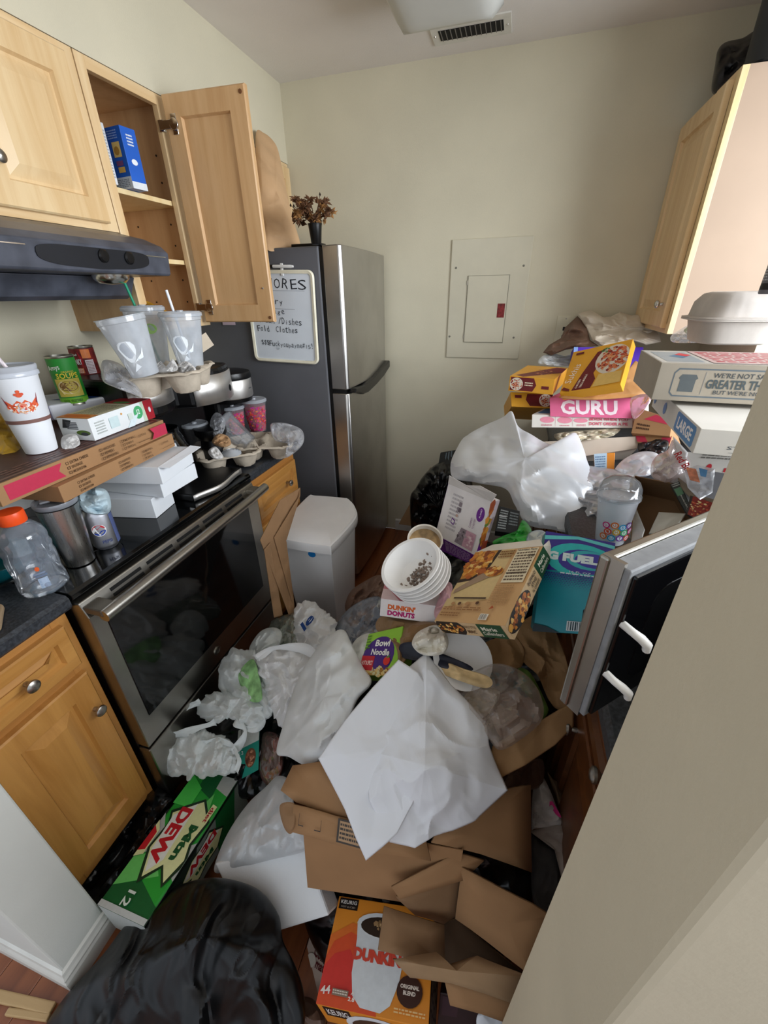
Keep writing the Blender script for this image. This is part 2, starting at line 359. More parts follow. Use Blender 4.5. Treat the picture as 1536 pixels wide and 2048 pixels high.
def soft(name,label,cat,outline,m,d=None,mid=None,bulge=.05,back=True,amp=.01,nf=10,fr=(6,18),seed=1,rings=12,per=6,sharp=False,group=None,parent=None,smooth=25,thick=0,rnd=.5,radial=0,nrad=14,axis=None,res=1,jag=0):
    """crumpled bag, cloth or sheet: outline (u,v[,d]) seen from the front, bulging to the front (and back)"""
    P=[at(o[0],o[1],d=(o[2] if len(o)>2 else d)) for o in outline]
    per0=sum((P[i]-P[i-1]).length for i in range(len(P))); st=max(.007,per0/170)*res
    per=max(per,int(per0/st/len(P))); ring=spline(P,per,True,sharp); n=len(ring)
    mr=max((p-sum(P,Vector())/len(P)).length for p in P); rings=max(rings,min(int(34/res),int(mr/st)))
    if jag:
        cj=sum(ring,Vector())/n
        ring=[p+(p-cj).normalized()*jag*(noise.noise(p*38+Vector((seed,0,0)))+.7*noise.noise(p*85)) for p in ring]
    c=sum(P,Vector())/len(P) if mid is None else at(mid[0],mid[1],d=mid[2])
    nv=-(Vector(CC)-c).normalized(); f=folds(nf,seed,*fr,axis=None if axis is None else (at(*axis[0][:2],d=axis[0][2])-at(*axis[1][:2],d=axis[1][2])).normalized()); b=MB(); rg=random.Random(seed)
    rad=[(rg.uniform(0,6.28),rg.uniform(.5,1)) for _ in range(nrad)]
    def lay(sign,bl):
        rows=[]
        for j in range(1,rings+1):
            q=j/rings; row=[]
            for i,p in enumerate(ring):
                x=c.lerp(p,q); h=bl*(max(0,1-q*q))**rnd
                e=min(1,(1-q)*4) if back else 1
                w=f(x)*amp*(.15+.85*e)
                if radial: w+=radial*math.sin(i/n*6.28*nrad+3*noise.noise(x*9)+seed)*q*(1-q)*4*(.6+.4*math.sin(i/n*19+seed))
                row.append(x-nv*sign*(h+w*(1 if back else 1)))
            rows.append(row)
        vs=[c-nv*sign*(bl+f(c)*amp)]+[p for r in rows for p in r]
        fs=[(0,1+i,1+(i+1)%n) for i in range(n)]+[(1+j*n+i,1+(j+1)*n+i,1+(j+1)*n+(i+1)%n,1+j*n+(i+1)%n) for j in range(rings-1) for i in range(n)]
        if sign<0: fs=[t[::-1] for t in fs]
        return vs,fs
    v1,f1=lay(1,bulge); b.add(v1,f1)
    if back:
        v2,f2=lay(-1,bulge*.8); off=len(v1)
        mp=[off0 for off0 in range(len(v2))]; base=1+(rings-1)*n; vmap={}
        vv=[]
        for i,p in enumerate(v2):
            if i>=base: vmap[i]=i
            else: vmap[i]=off+len(vv); vv.append(p)
        for t in f2: b.f.append([vmap[i] for i in t]); b.m.append(0); b.c.append(None)
        b.v+= [tuple(p) for p in vv]
    o=b.build(name,m,parent,None,smooth=smooth,thick=thick,label=label,cat=cat,group=group)
    return o
def strip(name,pix,w,m,parent=None,per=6,thick=.0008):
    """ribbon (bag handle) along pixel path (u,v,d), width w"""
    pts=spline([at(*p[:2],d=p[2]) for p in pix],per,False); rows=[]
    for i,p in enumerate(pts):
        t=(pts[min(i+1,len(pts)-1)]-pts[max(i-1,0)]).normalized(); s=t.cross(VIEW); s=(s.normalized()+VIEW*.5*math.sin(i*.7)).normalized(); ww=w*(.75+.25*math.cos(i*.5))
        rows.append([p-s*ww/2-VIEW*.004*math.sin(i),p+VIEW*.006,p+s*ww/2])
    return MB().grid(rows).build(name,m,parent,smooth=True,thick=thick)
# ---------------------------------------------------------------- materials
M_wall=mat('wall_paint','#d2cbb4',.75,var=.03,scale=3,bump=.12,bscale=220)
M_wall2=mat('wall_paint_stub','#d8d8d0',.7,var=.04,scale=4,bump=.1,bscale=220)
M_stubr=mat('wall_paint_beige','#c9bda3',.75,var=.05,scale=5,bump=.1,bscale=220)
M_ceil=mat('ceiling_paint','#e9e4df',.85,var=.03,scale=3,bump=.15,bscale=200)
M_trim=mat('trim_white','#dcdad2',.45,var=.05,scale=20)
M_maple=wood('maple','#ecd2a8','#dcb987','z'); M_mapleY=wood('maple_rail','#ebd0a5','#dab785','y'); M_maplein=wood('maple_inside','#cfaa7e','#bf986c','z',.5); M_mapled=wood('maple_door','#ebcfa2','#d9b480','y'); M_oakd=wood('maple_amber_dim_door','#cf974f','#b07835','y'); M_oakx=wood('maple_amber_dim_drawer','#cf974f','#b07835','x')
M_oak=wood('maple_amber_dim','#c88f4c','#a86f31','z'); M_oakY=wood('maple_amber_dim_rail','#c68d4b','#a66d30','y'); M_maplex=wood('maple_end','#f0dcae','#e5c88f','z',.5)  # amber set: the same maple, deepened for lower light and yellowing
M_side=mat('cabinet_side_laminate','#b29a85',.55,var=.03,scale=4)
M_nickel=metal('brushed_nickel','#b5b0a8',.3); M_steel=metal('stainless','#a9a59d',.3,'y',.2); M_steelv=metal('stainless_door','#bdbbb8',.32,'z',.18); M_chrome=metal('chrome','#d5d5d5',.15)
M_blk=mat('black_plastic','#0b0b0c',.32,var=.2); M_blkm=mat('black_enamel','#0c0c0d',.25,var=.2); M_glass=mat('black_glass','#060708',.07,var=.3,spec=.6)
M_ctr=mat('laminate_charcoal','#33363b',.38,var=.45,scale=160); M_fridge=mat('fridge_grey','#626368',.42,var=.05,scale=6,bump=.06,bscale=300)
M_hood=mat('hood_black','#474a54',.36,var=.25,scale=18); M_white=mat('white_plastic','#e4e4e2',.4,var=.03); M_bin=mat('bin_plastic','#f2f1f1',.45,var=.04,scale=5)
M_card=mat('cardboard','#9f7852',.8,var=.07,scale=8,bump=.05,bscale=90); M_cardd=mat('cardboard_inside','#8d6c4c',.85,var=.08,scale=8); M_kraft=film('kraft_paper','#b08e68',0,.15,.12,.5,.25,30)
M_flute=mat('flute_edge','#7d5d3d',.9,var=.3,scale=60)
# ---------------------------------------------------------------- setting
YB=1.98; CE=2.465
fl=MB().box((-.1,-4,-.08),(3.2,YB,-.004)).build('floor',mat('subfloor','#3a2417',.8),kind='structure')
M_plank=wood('hardwood','#93552f','#6d3719','y',.35)
pl=None
for i in range(26):
    M=TR(-.02+i*.105,0,0)
    if pl is None: pl=MB().box((.0008,-3.2,-.004),(.1042,YB,.0)).build('plank',M_plank,fl,M,bevel=.0008,seg=1)
    else: o=pl.copy(); COL.objects.link(o); o.parent=fl; o.matrix_local=M
MB().box((-.1,-.44,0),(0,YB+.1,CE)).build('wall_left',M_wall,kind='structure')
MB().box((0,-.44,2.152),(.31,YB,CE)).build('wall_soffit',M_wall,kind='structure')
MB().box((-.1,YB,0),(2.66,YB+.1,CE)).build('wall_back',M_wall,kind='structure')
wr=MB().box((2.46,-.45,0),(2.56,YB,1.0)).box((2.46,-.45,2.2),(2.56,YB,CE)).box((2.46,1.44,1.0),(2.56,YB,2.2)).box((2.46,-.45,1.0),(2.56,-.34,2.2)).build('wall_right',M_wall,kind='structure')
MB().box((-.1,-4,CE),(3.2,YB+.1,CE+.08)).build('ceiling',M_ceil,kind='structure')
MB().box((-.1,-.44,0),(.705,-.325,CE)).build('wall_near_left',M_wall2,kind='structure',bevel=.004)
MB().box((1.683,-.45,0),(2.66,-.335,CE)).build('wall_near_right',M_stubr,kind='structure',bevel=.004)
bp=[(0,0),(.014,0),(.014,.05),(.011,.058),(.012,.066),(.008,.074),(.006,.084),(0,.088)]
b=MB(); b.add([(-.1,-.44-p,z) for p,z in bp]+[(.705+p,-.44-p,z) for p,z in bp]+[(.705+p,-.325,z) for p,z in bp],
  [(j*8+i,j*8+(i+1)%8,(j+1)*8+(i+1)%8,(j+1)*8+i) for j in range(2) for i in range(8)]+[tuple(range(16,24))]).build('baseboard_left',M_trim,kind='structure')
MB().prism([(z,-p) for p,z in [(0,0),(.012,0),(.012,.08),(0,.088)]][::1] and [(YB,0),(YB-.012,0),(YB-.012,.078),(YB,.086)],'x',.9,2.46).build('baseboard_back',M_trim,kind='structure')
for nm,a,c,w,lb in (('threshold_strip',at(0,1992,z=.012),at(104,2016,z=.012),.022,'tan wooden threshold strip on the floor beside the wall stub'),('wood_batten',at(12,2022,z=.012),at(96,2034,z=.012),.014,'short pale wooden strip lying on the brown floor below the longer one')):
    d=(c-a); L=d.length; MB().box((-.12 if w>.02 else 0,-w/2,-.012),(L,w/2,0)).build(nm,wood('pale_pine','#c9a878','#a98858','x',.6),None,MX(a,d,z=(0,0,1)),bevel=.003,label=lb,cat='trim piece')
# ---------------------------------------------------------------- cabinet pieces
def panel(w,h,t,inset=.058,raised=True,arch=False):
    """framed door lying in xy, face towards +z"""
    R_=[(0,0),(0,t-.004),(.004,t),(inset,t),(inset+.005,t-.0105)]
    R_+=[(inset+.012,t-.0105),(inset+.04,t-.001)] if raised else []
    rings=[[Vector((i,i,z)),Vector((w-i,i,z)),Vector((w-i,h-i,z)),Vector((i,h-i,z))] for i,z in R_]
    b=MB().loft(rings); 
    # mitre lines of rails
    return b
def knob(parent,M,m=None,r=.015):
    MB().lathe([(.006,0),(.006,.006),(.005,.012),(r*.75,.016),(r,.021),(r*.96,.026),(r*.6,.030),(0,.031)],20).build('knob',m or M_nickel,parent,M,smooth=True)
FX=lambda y0,z0,x: MX((x,y0,z0),(0,1,0),(0,0,1))      # face looking +x : local x=+y, y=+z
def front(off,parent,name,y0,y1,z0,z1,x,m,raised=True,kn=None,inset=.055,t=.02):
    o=panel(y1-y0,z1-z0,t,inset,raised).build(name,m,parent,off@FX(y0,z0,x),bevel=0)
    if kn: knob(o,TR(kn[0]-y0,kn[1]-z0,t))
    return o
# base cabinets
c=T('base_cabinet','amber wooden base cabinet with drawer and door beside the wall stub',"cabinet",(0,-.325,0))
I=Matrix.Translation((0,.325,0))
def base(c,off,y0,y1,m,my,dz):
    b=MB().box((.02,y0,.1),(.59,y1,.874)).box((.02,y0,.0),(.53,y1,.1)); o=b.build('carcass',m,c,off)
    for nm,lo,hi,mm in (('stile',(.59,y0,.1),(.61,y0+.04,.874),m),('stile',(.59,y1-.04,.1),(.61,y1,.874),m),('rail',(.59,y0+.04,.834),(.61,y1-.04,.874),my),('rail',(.59,y0+.04,dz-.02),(.61,y1-.04,dz+.02),my),('rail',(.59,y0+.04,.1),(.61,y1-.04,.14),my)):
        MB().box(lo,hi).build(nm,mm,c,off,bevel=.001)
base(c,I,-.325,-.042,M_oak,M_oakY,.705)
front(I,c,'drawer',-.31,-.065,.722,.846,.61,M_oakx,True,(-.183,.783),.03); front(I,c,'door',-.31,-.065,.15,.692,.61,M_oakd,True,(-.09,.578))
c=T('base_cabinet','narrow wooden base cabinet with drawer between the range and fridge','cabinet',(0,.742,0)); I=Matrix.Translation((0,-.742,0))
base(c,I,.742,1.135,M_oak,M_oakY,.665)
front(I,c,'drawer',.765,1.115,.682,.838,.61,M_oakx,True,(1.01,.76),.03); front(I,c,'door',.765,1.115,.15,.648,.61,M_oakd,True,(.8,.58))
def worktop(y0,y1,lb,x0=0,x1=.635,fx=1):
    if fx>0: pts=[(.876,x0),(.876,x1-.006),(.884,x1),(.906,x1),(.914,x1-.008),(.914,x0)]
    else: pts=[(.876,x1),(.876,x0+.006),(.884,x0),(.906,x0),(.914,x0+.008),(.914,x1)]
    MB().prism([(p[1],p[0]) for p in pts] and [(z,x) for z,x in pts],'y',y0,y1).build('countertop',M_ctr,label=lb,cat='countertop')
worktop(-.325,-.034,'dark grey laminate countertop under the orange capped bottle'); worktop(.738,1.15,'dark grey laminate countertop under the coffee makers')
# ---------------------------------------------------------------- range
g=T('kitchen_range','black and stainless electric range with glass cooktop against the left wall','range',(0,-.03,0)); I=Matrix.Translation((0,.03,0))
MB().box((.03,-.028,.05),(.615,.73,.888)).box((.05,0,0),(.55,.7,.05)).build('body',M_blkm,g,I,bevel=.004)
MB().prism([(.89,.02),(.89,.628),(.90,.64),(.912,.64),(.917,.63),(.917,.02)],'y',-.03,.735).build('cooktop',M_glass,g,I,bevel=.002)
for (x,y,r) in ((.45,.17,.09),(.18,.17,.075),(.45,.53,.075),(.18,.53,.1)):
    MB().lathe([(r-.002,.9172),(r-.002,.9176),(r,.9176),(r,.9172)],40,Matrix.Translation((x,y,0)),cap=False).build('burner_ring',mat('burner_grey','#3a3a3c',.4),g,I)
d=MB().prism([(.33,.617),(.33,.664),(.845,.664),(.888,.650),(.890,.617)],'y',-.03,.72).build('oven_door',M_steel,g,I,bevel=.003)
MB().box((.664,.008,.432),(.6665,.65,.818)).build('oven_window',M_glass,d,None,bevel=.002)
gm=mat('vent_black','#030303',.8)
for k in range(5):
    a=.05+k*.122
    for z in (.856,.872):
        MB().box((-.001,0,-.0045),(.0012,.1,.0045)).build('vent_slot',gm,d,MX((.6645-(z-.845)*.325,a,z),(.95,0,.31),(0,1,0)))
hb=MB().tube([(.712,-.025,.862),(.714,.1,.864),(.714,.6,.872),(.712,.715,.876)],.0165,16); hb.build('door_handle',M_steel,d,smooth=True)
for y in (-.005,.69): MB().box((.655,y-.022,.858),(.712,y+.022,.878)).build('handle_bracket',metal('worn_bracket','#9a958a',.5,None,.5),d,bevel=.004)
MB().lathe([(.017,0),(.017,.003),(.014,.0045),(0,.0045)],28,MX((.664,.319,.382),(0,1,0),z=(1,0,0))).build('badge',M_nickel,d,smooth=True)
bd=MB(); draw(bd,[('t','GE',.5,.5,.5,'#6b6860')],.024,.024,lambda u,v,l:Vector((.6688,.319-.012+u,.382-.012+v))); bd.build('badge_letters',ink(),d)
MB().box((.617,-.03,.06),(.66,.72,.312)).build('storage_drawer',M_steel,g,I,bevel=.004)
MB().prism([(.917,.0),(.917,.075),(1.02,.055),(1.05,.03),(1.05,.0)],'y',-.03,.735).build('control_back',M_white,g,I,bevel=.003)
MB().box((.055,-.03,1.005),(.0585,.735,1.018)).build('control_stripe',M_blk,g,I)
# ---------------------------------------------------------------- hood
g=T('range_hood','black under-cabinet range hood with two rocker switches above the range','range hood',(0,-.02,1.53)); I=Matrix.Translation((0,.02,-1.53))
MB().prism([(1.575,.02),(1.598,.20),(1.598,.487),(1.604,.492),(1.66,.499),(1.678,.478),(1.70,.42),(1.724,.31),(1.724,.02)],'y',-.03,.718).build('body',M_hood,g,I,bevel=.004)
MB().prism([(1.535,.03),(1.535,.31),(1.545,.33),(1.597,.36),(1.597,.03)],'y',-.02,.70).build('lower_lip',M_hood,g,I,bevel=.003)
pn=FX(0,0,0)
def hx(z): return .4927+(z-1.604)*.125
ps=[]
for k in range(24):
    a=2*math.pi*k/24; cy,cz=.46,1.636
    y=cy+.17*math.copysign(abs(math.cos(a))**.35,math.cos(a)); z=cz+.019*math.copysign(abs(math.sin(a))**.6,math.sin(a))
    if math.sin(a)<0: z-= .010*(1-((y-cy)/.17)**2)
    ps.append((hx(z)+.0015,y,z))
MB().add(ps,[tuple(range(24))]).build('switch_panel',mat('hood_panel','#1d1f24',.35),g,I,thick=.002)
for y in (.47,.555):
    MB().lathe([(.016,0),(.016,.004),(.012,.008),(0,.0085)],20,MX((hx(1.638)+.002,y,1.638),(0,1,0),z=(1,0,-.12))).build('switch',M_blk,g,I,smooth=True)
b=MB(); 
for y0,y1,z in ((-.03,.27,1.648),(.37,.42,1.646),(.60,.70,1.648)): b.box((hx(z)+.0005,y0,z-.0012),(hx(z)+.0022,y1,z+.0012))
b.build('trim_line',M_chrome,g,I,kind='stuff')
MB().lathe([(.05,0),(.048,-.01),(.035,-.022),(0,-.026)],24,Matrix.Translation((.41,.56,1.599))).build('lamp_lens',metal('lamp_reflector','#e8e4da',.2),g,I,smooth=True)
# ---------------------------------------------------------------- wall cabinets
c=T('wall_cabinet','maple wall cabinet with raised panel door above the range hood','cabinet',(0,-.02,1.725)); I=Matrix.Translation((0,.02,-1.725))
MB().box((.0,-.02,1.725),(.29,.738,2.15)).build('carcass',M_maple,c,I)
for lo,hi,mm in (((.29,.672,1.725),(.31,.738,2.15),M_maple),((.29,-.02,1.725),(.31,.03,2.15),M_maple),((.29,.03,1.725),(.31,.672,1.765),M_mapleY),((.29,.03,2.11),(.31,.672,2.15),M_mapleY)):
    MB().box(lo,hi).build('face_frame',mm,c,I,bevel=.001)
front(I,c,'door',.362,.698,1.744,2.128,.31,M_mapled,True,(.398,1.842),.058); front(I,c,'door',.015,.352,1.744,2.128,.31,M_mapled,True,(.31,1.842),.058)
c=T('open_cabinet','maple wall cabinet with its door standing open and shelves inside','cabinet',(0,.742,1.45)); I=Matrix.Translation((0,-.742,-1.45))
y0,y1,z0,z1=.742,1.10,1.43,2.15
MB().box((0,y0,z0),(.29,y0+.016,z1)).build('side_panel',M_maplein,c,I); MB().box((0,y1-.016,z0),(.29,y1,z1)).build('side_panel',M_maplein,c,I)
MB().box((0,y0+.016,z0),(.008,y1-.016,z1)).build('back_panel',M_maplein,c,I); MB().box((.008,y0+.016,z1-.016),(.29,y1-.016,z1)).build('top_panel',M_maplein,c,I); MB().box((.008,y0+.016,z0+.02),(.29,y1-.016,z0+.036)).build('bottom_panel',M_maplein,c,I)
MB().box((.29,y0,z0),(.31,y0+.034,z1)).build('stile',M_maple,c,I,bevel=.001); MB().box((.29,y1-.056,z0),(.31,y1,z1)).build('stile',M_maple,c,I,bevel=.001)
MB().box((.29,y0+.034,z1-.03),(.31,y1-.056,z1)).build('rail',M_mapleY,c,I,bevel=.001); MB().box((.29,y0+.034,z0),(.31,y1-.056,z0+.036)).build('rail',M_mapleY,c,I,bevel=.001)
for z in (1.848,1.658): MB().box((.01,y0+.017,z-.007),(.285,y1-.017,z+.008)).build('shelf',M_maplex,c,I,bevel=.001)
b=MB()
for z in (1.52,1.6,1.72,1.79,1.92,2.0):
    for x in (.07,.23): b.lathe([(.0035,0),(.0035,.0008)],8,MX((x,y1-.0165,z),(1,0,0),z=(0,-1,0)))
b.build('peg_hole',M_blk,c,I,kind='stuff')
hg=Vector((.332,1.062,1.445)); fr=at(492,175,z=2.135); fr2=Vector((.645,1.078,0)); dv=Vector((fr2.x-hg.x,fr2.y-hg.y,0))
Dm=MX((hg.x,hg.y,1.444),dv,(0,0,1)); dl=dv.length; t=.02    # local z = x cross y = faces -y side (towards camera)
dr=MB(); H=.70
dr=panel(dl,H,t,.062,False).build('door',wood('maple_door_back','#d9b385','#c79c6b','y',.5),c,I@Dm)
for zz in (.055,.62):
    h=MB().box((-.024,zz-.012,t-.002),(.03,zz+.012,t+.007)).lathe([(.0165,0),(.0165,.008),(0,.009)],20,Matrix.Translation((.034,zz,t))).box((.024,zz-.028,t),(.044,zz+.028,t+.003)).box((-.03,zz-.016,t-.012),(-.012,zz+.016,t+.001))
    h.build('hinge',M_chrome,dr,None,bevel=.001,smooth=True)
for zz in (.016,H-.02): MB().lathe([(.006,0),(.006,.0022),(0,.003)],12,Matrix.Translation((dl-.016,zz,t))).build('bumper',mat('cork','#6d4526',.8),dr,smooth=True)
MB().lathe([(.004,0),(.0035,.003),(0,.004)],12,Matrix.Translation((dl-.03,.12,t))).build('knob_screw',M_chrome,dr,smooth=True); knob(dr,MX((dl-.03,.12,0),(1,0,0),z=(0,0,-1)))
c=T('wall_cabinet','maple wall cabinet over the fridge hidden behind the paper bag','cabinet',(0,1.15,1.83)); I=Matrix.Translation((0,-1.15,-1.83))
MB().box((0,1.15,1.83),(.31,1.975,2.15)).build('carcass',M_maple,c,I,bevel=.001); front(I,c,'door',1.17,1.55,1.85,2.13,.31,M_mapled,True,(1.5,1.9)); front(I,c,'door',1.57,1.955,1.85,2.13,.31,M_mapled,True,(1.61,1.9))
# right wall cabinet
c=T('tall_wall_cabinet','maple wall cabinet on the right wall with pale side and chrome knob','cabinet',(2.46,1.454,1.38)); I=Matrix.Translation((-2.46,-1.454,-1.38))
MB().box((2.174,1.454,1.379),(2.46,1.975,2.143)).build('carcass',M_side,c,I)
MB().box((2.154,1.4535,1.379),(2.174,1.49,2.143)).build('stile',M_maplex,c,I,bevel=.001); MB().box((2.154,1.94,1.379),(2.174,1.975,2.143)).build('stile',M_maple,c,I)
for z in (1.379,2.108): MB().box((2.154,1.49,z),(2.174,1.94,z+.035)).build('rail',M_mapleY,c,I)
o=panel(.455,.725,.02,.058,True).build('door',M_mapled,c,I@MX((2.154,1.948,1.398),(0,-1,0),(0,0,1))); knob(o,TR(.415,.085,.02),M_chrome)
# right base run
c=T('base_cabinet','wooden base cabinet toned dark for the shadow below the right counter','cabinet',(2.45,-.33,0)); I=Matrix.Translation((-2.45,.33,0))
M_dk=wood('shadowed_wood','#6a3d1d','#4a2811','z')  # wood tone carries the deep shadow under the counter
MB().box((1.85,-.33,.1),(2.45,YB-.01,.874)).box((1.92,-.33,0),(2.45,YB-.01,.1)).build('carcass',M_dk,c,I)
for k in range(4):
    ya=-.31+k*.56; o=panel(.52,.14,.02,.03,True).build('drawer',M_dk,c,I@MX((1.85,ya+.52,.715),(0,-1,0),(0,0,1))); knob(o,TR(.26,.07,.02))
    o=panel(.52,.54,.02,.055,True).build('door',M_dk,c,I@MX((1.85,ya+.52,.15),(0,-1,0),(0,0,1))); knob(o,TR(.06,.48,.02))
worktop(-.33,YB,'dark laminate countertop on the right buried under pizza boxes',1.80,2.455,-1)
# ---------------------------------------------------------------- fridge
g=T('refrigerator','stainless top-freezer refrigerator with grey side panel against the back wall','refrigerator',(0,1.3,0)); I=Matrix.Translation((0,-1.3,0))
f0,f1=1.3,1.935
MB().box((.06,f0,.03),(.752,f1,1.717)).build('body',M_fridge,g,I,bevel=.006)
def fdoor(nm,za,zb):
    pts=[(.768,f0+.004),(.84,f0+.0),(.853,f0+.012)]+[(.853+.012*math.sin(math.pi*k/10),f0+.012+(f1-f0-.024)*k/10) for k in range(1,10)]+[(.853,f1-.012),(.84,f1),(.768,f1-.004)]
    return MB().prism(pts,'z',za,zb).build(nm,M_steelv,g,I,bevel=.004,smooth=30)
d1=fdoor('freezer_door',1.137,1.719); d2=fdoor('fridge_door',.06,1.118)
MB().box((.75,f0+.006,.05),(.77,f1-.006,1.712)).build('gasket',M_blk,g,I)
MB().box((.75,f0+.01,1.112),(.84,f1-.01,1.14)).build('door_gap',M_blk,g,I)
hp=[(f0+.03,1.140),(f0+.16,1.132),(f0+.30,1.145),(f0+.46,1.166),(f1-.01,1.188),(f1-.01,1.150),(f0+.5,1.118),(f0+.36,1.098),(f0+.22,1.085),(f0+.14,1.090),(f0+.07,1.112),(f0+.02,1.122)]
MB().prism(hp,'x',.846,.882).build('handle_pocket',M_blk,g,I,bevel=.006)
MB().box((.62,f0+.02,1.717),(.76,f0+.07,1.729)).build('hinge_cover',M_blk,g,I,bevel=.003); MB().box((.1,f0+.03,0),(.74,f1-.03,.06)).build('kick_plate',M_blk,g,I)
# whiteboard
p0=at(517.5,718,y=1.293); p1=at(638.8,729,y=1.293); p2=at(634.6,540,y=1.293)
up=(p2-p1).normalized(); Wd=.335; Hd=(p2-p1).length; M=MX(p1-Vector((1,0,-.03)).normalized()*Wd,(1,0,-.03),(0,0,1))
g=T('whiteboard','white dry-erase chore board on the grey fridge side','whiteboard',M=M)
def rr(w,h,r,n=5,x0=0,y0=0):
    P=[]
    for cx,cy,a in ((w-r,r,-90),(w-r,h-r,0),(r,h-r,90),(r,r,180)):
        for k in range(n+1): q=math.radians(a+90*k/n); P.append((x0+cx+r*math.cos(q),y0+cy+r*math.sin(q)))
    return P
MB().prism(rr(Wd-.016,Hd-.016,.01,5,.008,.008),'z',.0,.006).build('board',mat('whiteboard_face','#dfe6ee',.2,var=.02),g)
fo=rr(Wd,Hd,.026); fi=rr(Wd-.028,Hd-.028,.014,5,.014,.014)
MB().loft([[Vector((*p,0)) for p in fo],[Vector((*p,.008)) for p in fo],[Vector((p[0]*.98+.0033,p[1]*.98+.004,.012)) for p in fo],[Vector((*p,.010)) for p in fi],[Vector((*p,.006)) for p in fi]],cap=False).build('frame',mat('cream_frame','#ece6cf',.4),g,smooth=True)
a=MB(); K='#2b2f38'
draw(a,[*hand('CHORES',.53,.865,.10,.72,K,-2),('r',.1,.79,.86,.793,'#7b818c'),*hand('Laundry',.31,.685,.07,.46,K),('r',.1,.60,.70,.603,'#7b818c'),*hand('Garbage',.34,.585,.066,.42,K,-2),*hand('Trash /Dishes',.46,.475,.07,.66,K,-2),*hand('Fold  Clothes',.41,.38,.065,.62,K,-1),
 *hand('$$$Fuckyoupayne#15!',.54,.215,.062,.80,K,-1),('r',.36,.165,.42,.168,K),('r',.37,.150,.41,.153,K),('r',.80,.028,.90,.038,'#22252b')],Wd,Hd,lambda u,v,l:Vector((u,v,.0063+EPS*.15*l)))
a.build('handwriting',ink(),g,kind='stuff')
g=T('dry_erase_marker','white marker clipped to the top of the chore board','marker',M=M@TR(Wd*.52,Hd+.012,.012))
MB().lathe([(.0,-.055),(.005,-.053),(.0062,-.04),(.0062,.04),(.004,.052),(0,.054)],14,MX((.02,0,0),(0,0,1),z=(1,0,0))).build('barrel',M_white,g,smooth=True)
MB().lathe([(.0066,-.02),(.0066,.03),(0,.032)],14,MX((-.055,0,0),(0,0,1),z=(1,0,0))).build('cap',M_blk,g,smooth=True); MB().box((.008,-.035,-.010),(.020,.012,-.002)).build('clip',M_white,g,bevel=.002)
MB().box((0,0,0),(.07,.03,.0006)).build('paper_note',mat('pink_paper','#d9c3cf',.7),None,MX(at(446,650,y=1.296),(1,0,0),(0,0,1)),label='pale pink paper slip on the fridge side below the open door',cat='note')
# electrical panel, outlet, vent, ceiling lamp
q=[at(907.5,477,y=YB),at(1070,474,y=YB),at(1034.4,719.3,y=YB),at(891,713.4,y=YB)]
x0,x1,z0,z1=1.208,1.61,1.205,1.778
g=T('breaker_panel','painted metal electrical panel flush on the back wall','electrical panel',(x0,YB,z0)); I=Matrix.Translation((-x0,-YB,-z0)); M_pp=mat('panel_paint','#cdc7b2',.55,var=.02)
MB().box((x0,YB-.009,z0),(x1,YB,z1)).build('cover',M_pp,g,I,bevel=.003)
o=MB().box((1.305,YB-.0125,1.29),(1.514,YB-.009,1.613)).build('door',M_pp,g,I,bevel=.0015)
MB().box((1.470,YB-.0135,1.414),(1.508,YB-.0125,1.482)).build('latch_label',mat('red_label','#7d2222',.5,var=.5,scale=60),o)
MB().box((1.303,YB-.0131,1.288),(1.516,YB-.0092,1.2893)).box((1.303,YB-.0131,1.613),(1.516,YB-.0092,1.6145)).box((1.3025,YB-.0131,1.288),(1.304,YB-.0092,1.614)).box((1.515,YB-.0131,1.288),(1.5165,YB-.0092,1.614)).build('door_seam',mat('seam','#8f8b7a',.8),o)
for z in (1.31,1.57): MB().tube([(1.303,YB-.013,z),(1.303,YB-.013,z+.022)],.003,8).build('hinge',M_nickel,o,smooth=True)
for x,z in ((1.236,1.652),(1.578,1.652),(1.222,1.318),(1.572,1.315)): MB().lathe([(.0055,0),(.005,.002),(0,.003)],12,MX((x,YB-.009,z),(1,0,0),z=(0,-1,0))).build('screw',mat('screw_grey','#77756a',.5),g,I,smooth=True)
g=T('outlet_plate','beige wall plate on the back wall above the frozen dinner boxes','wall plate',(1.78,YB,1.26))
MB().box((0,-.006,0),(.085,0,.162)).build('plate',mat('plate_beige','#d4ceb6',.5),g,bevel=.002)
for z in (.03,.148): MB().lathe([(.004,0),(.003,.002),(0,.002)],12,MX((.043,-.006,z),(1,0,0),z=(0,-1,0))).build('screw',M_nickel,g)
for z in (.06,.1): MB().box((.034,-.0068,z-.009),(.052,-.005,z+.009)).build('receptacle',M_blk,g,bevel=.002)
g=T('ceiling_vent','white ceiling register with dark slots beside the light','vent',(1.106,1.725,CE)); 
MB().box((0,0,-.006),(.315,.15,0)).build('frame',M_trim,g,bevel=.002); MB().box((.032,.038,-.0075),(.285,.112,-.004)).build('opening',gm,g)
for k in range(13): MB().box((0,0,-.0095),(.003,.078,-.006)).build('louver',mat('louver_grey','#77726c',.5),g,TR(.040+k*.0195,.036,0))
for x in (.014,.3): MB().lathe([(.004,0),(.003,-.003),(0,-.003)],10,Matrix.Translation((x,.075,-.006))).build('screw',M_nickel,g)
g=T('ceiling_light','square frosted glass ceiling light near the back of the kitchen','ceiling light',(1.222,1.335,CE))
n=13; rows=[]
for i in range(n):
    rows.append([Vector(((i/(n-1)-.5)*.37,(j/(n-1)-.5)*.37,-.114+.05*max(abs(i/(n-1)-.5)*2,abs(j/(n-1)-.5)*2)**10)) for j in range(n)])
MB().grid(rows).build('glass_shade',mat('frosted_glass','#cfd0cc',.35,var=.02),g,smooth=True,thick=.006)
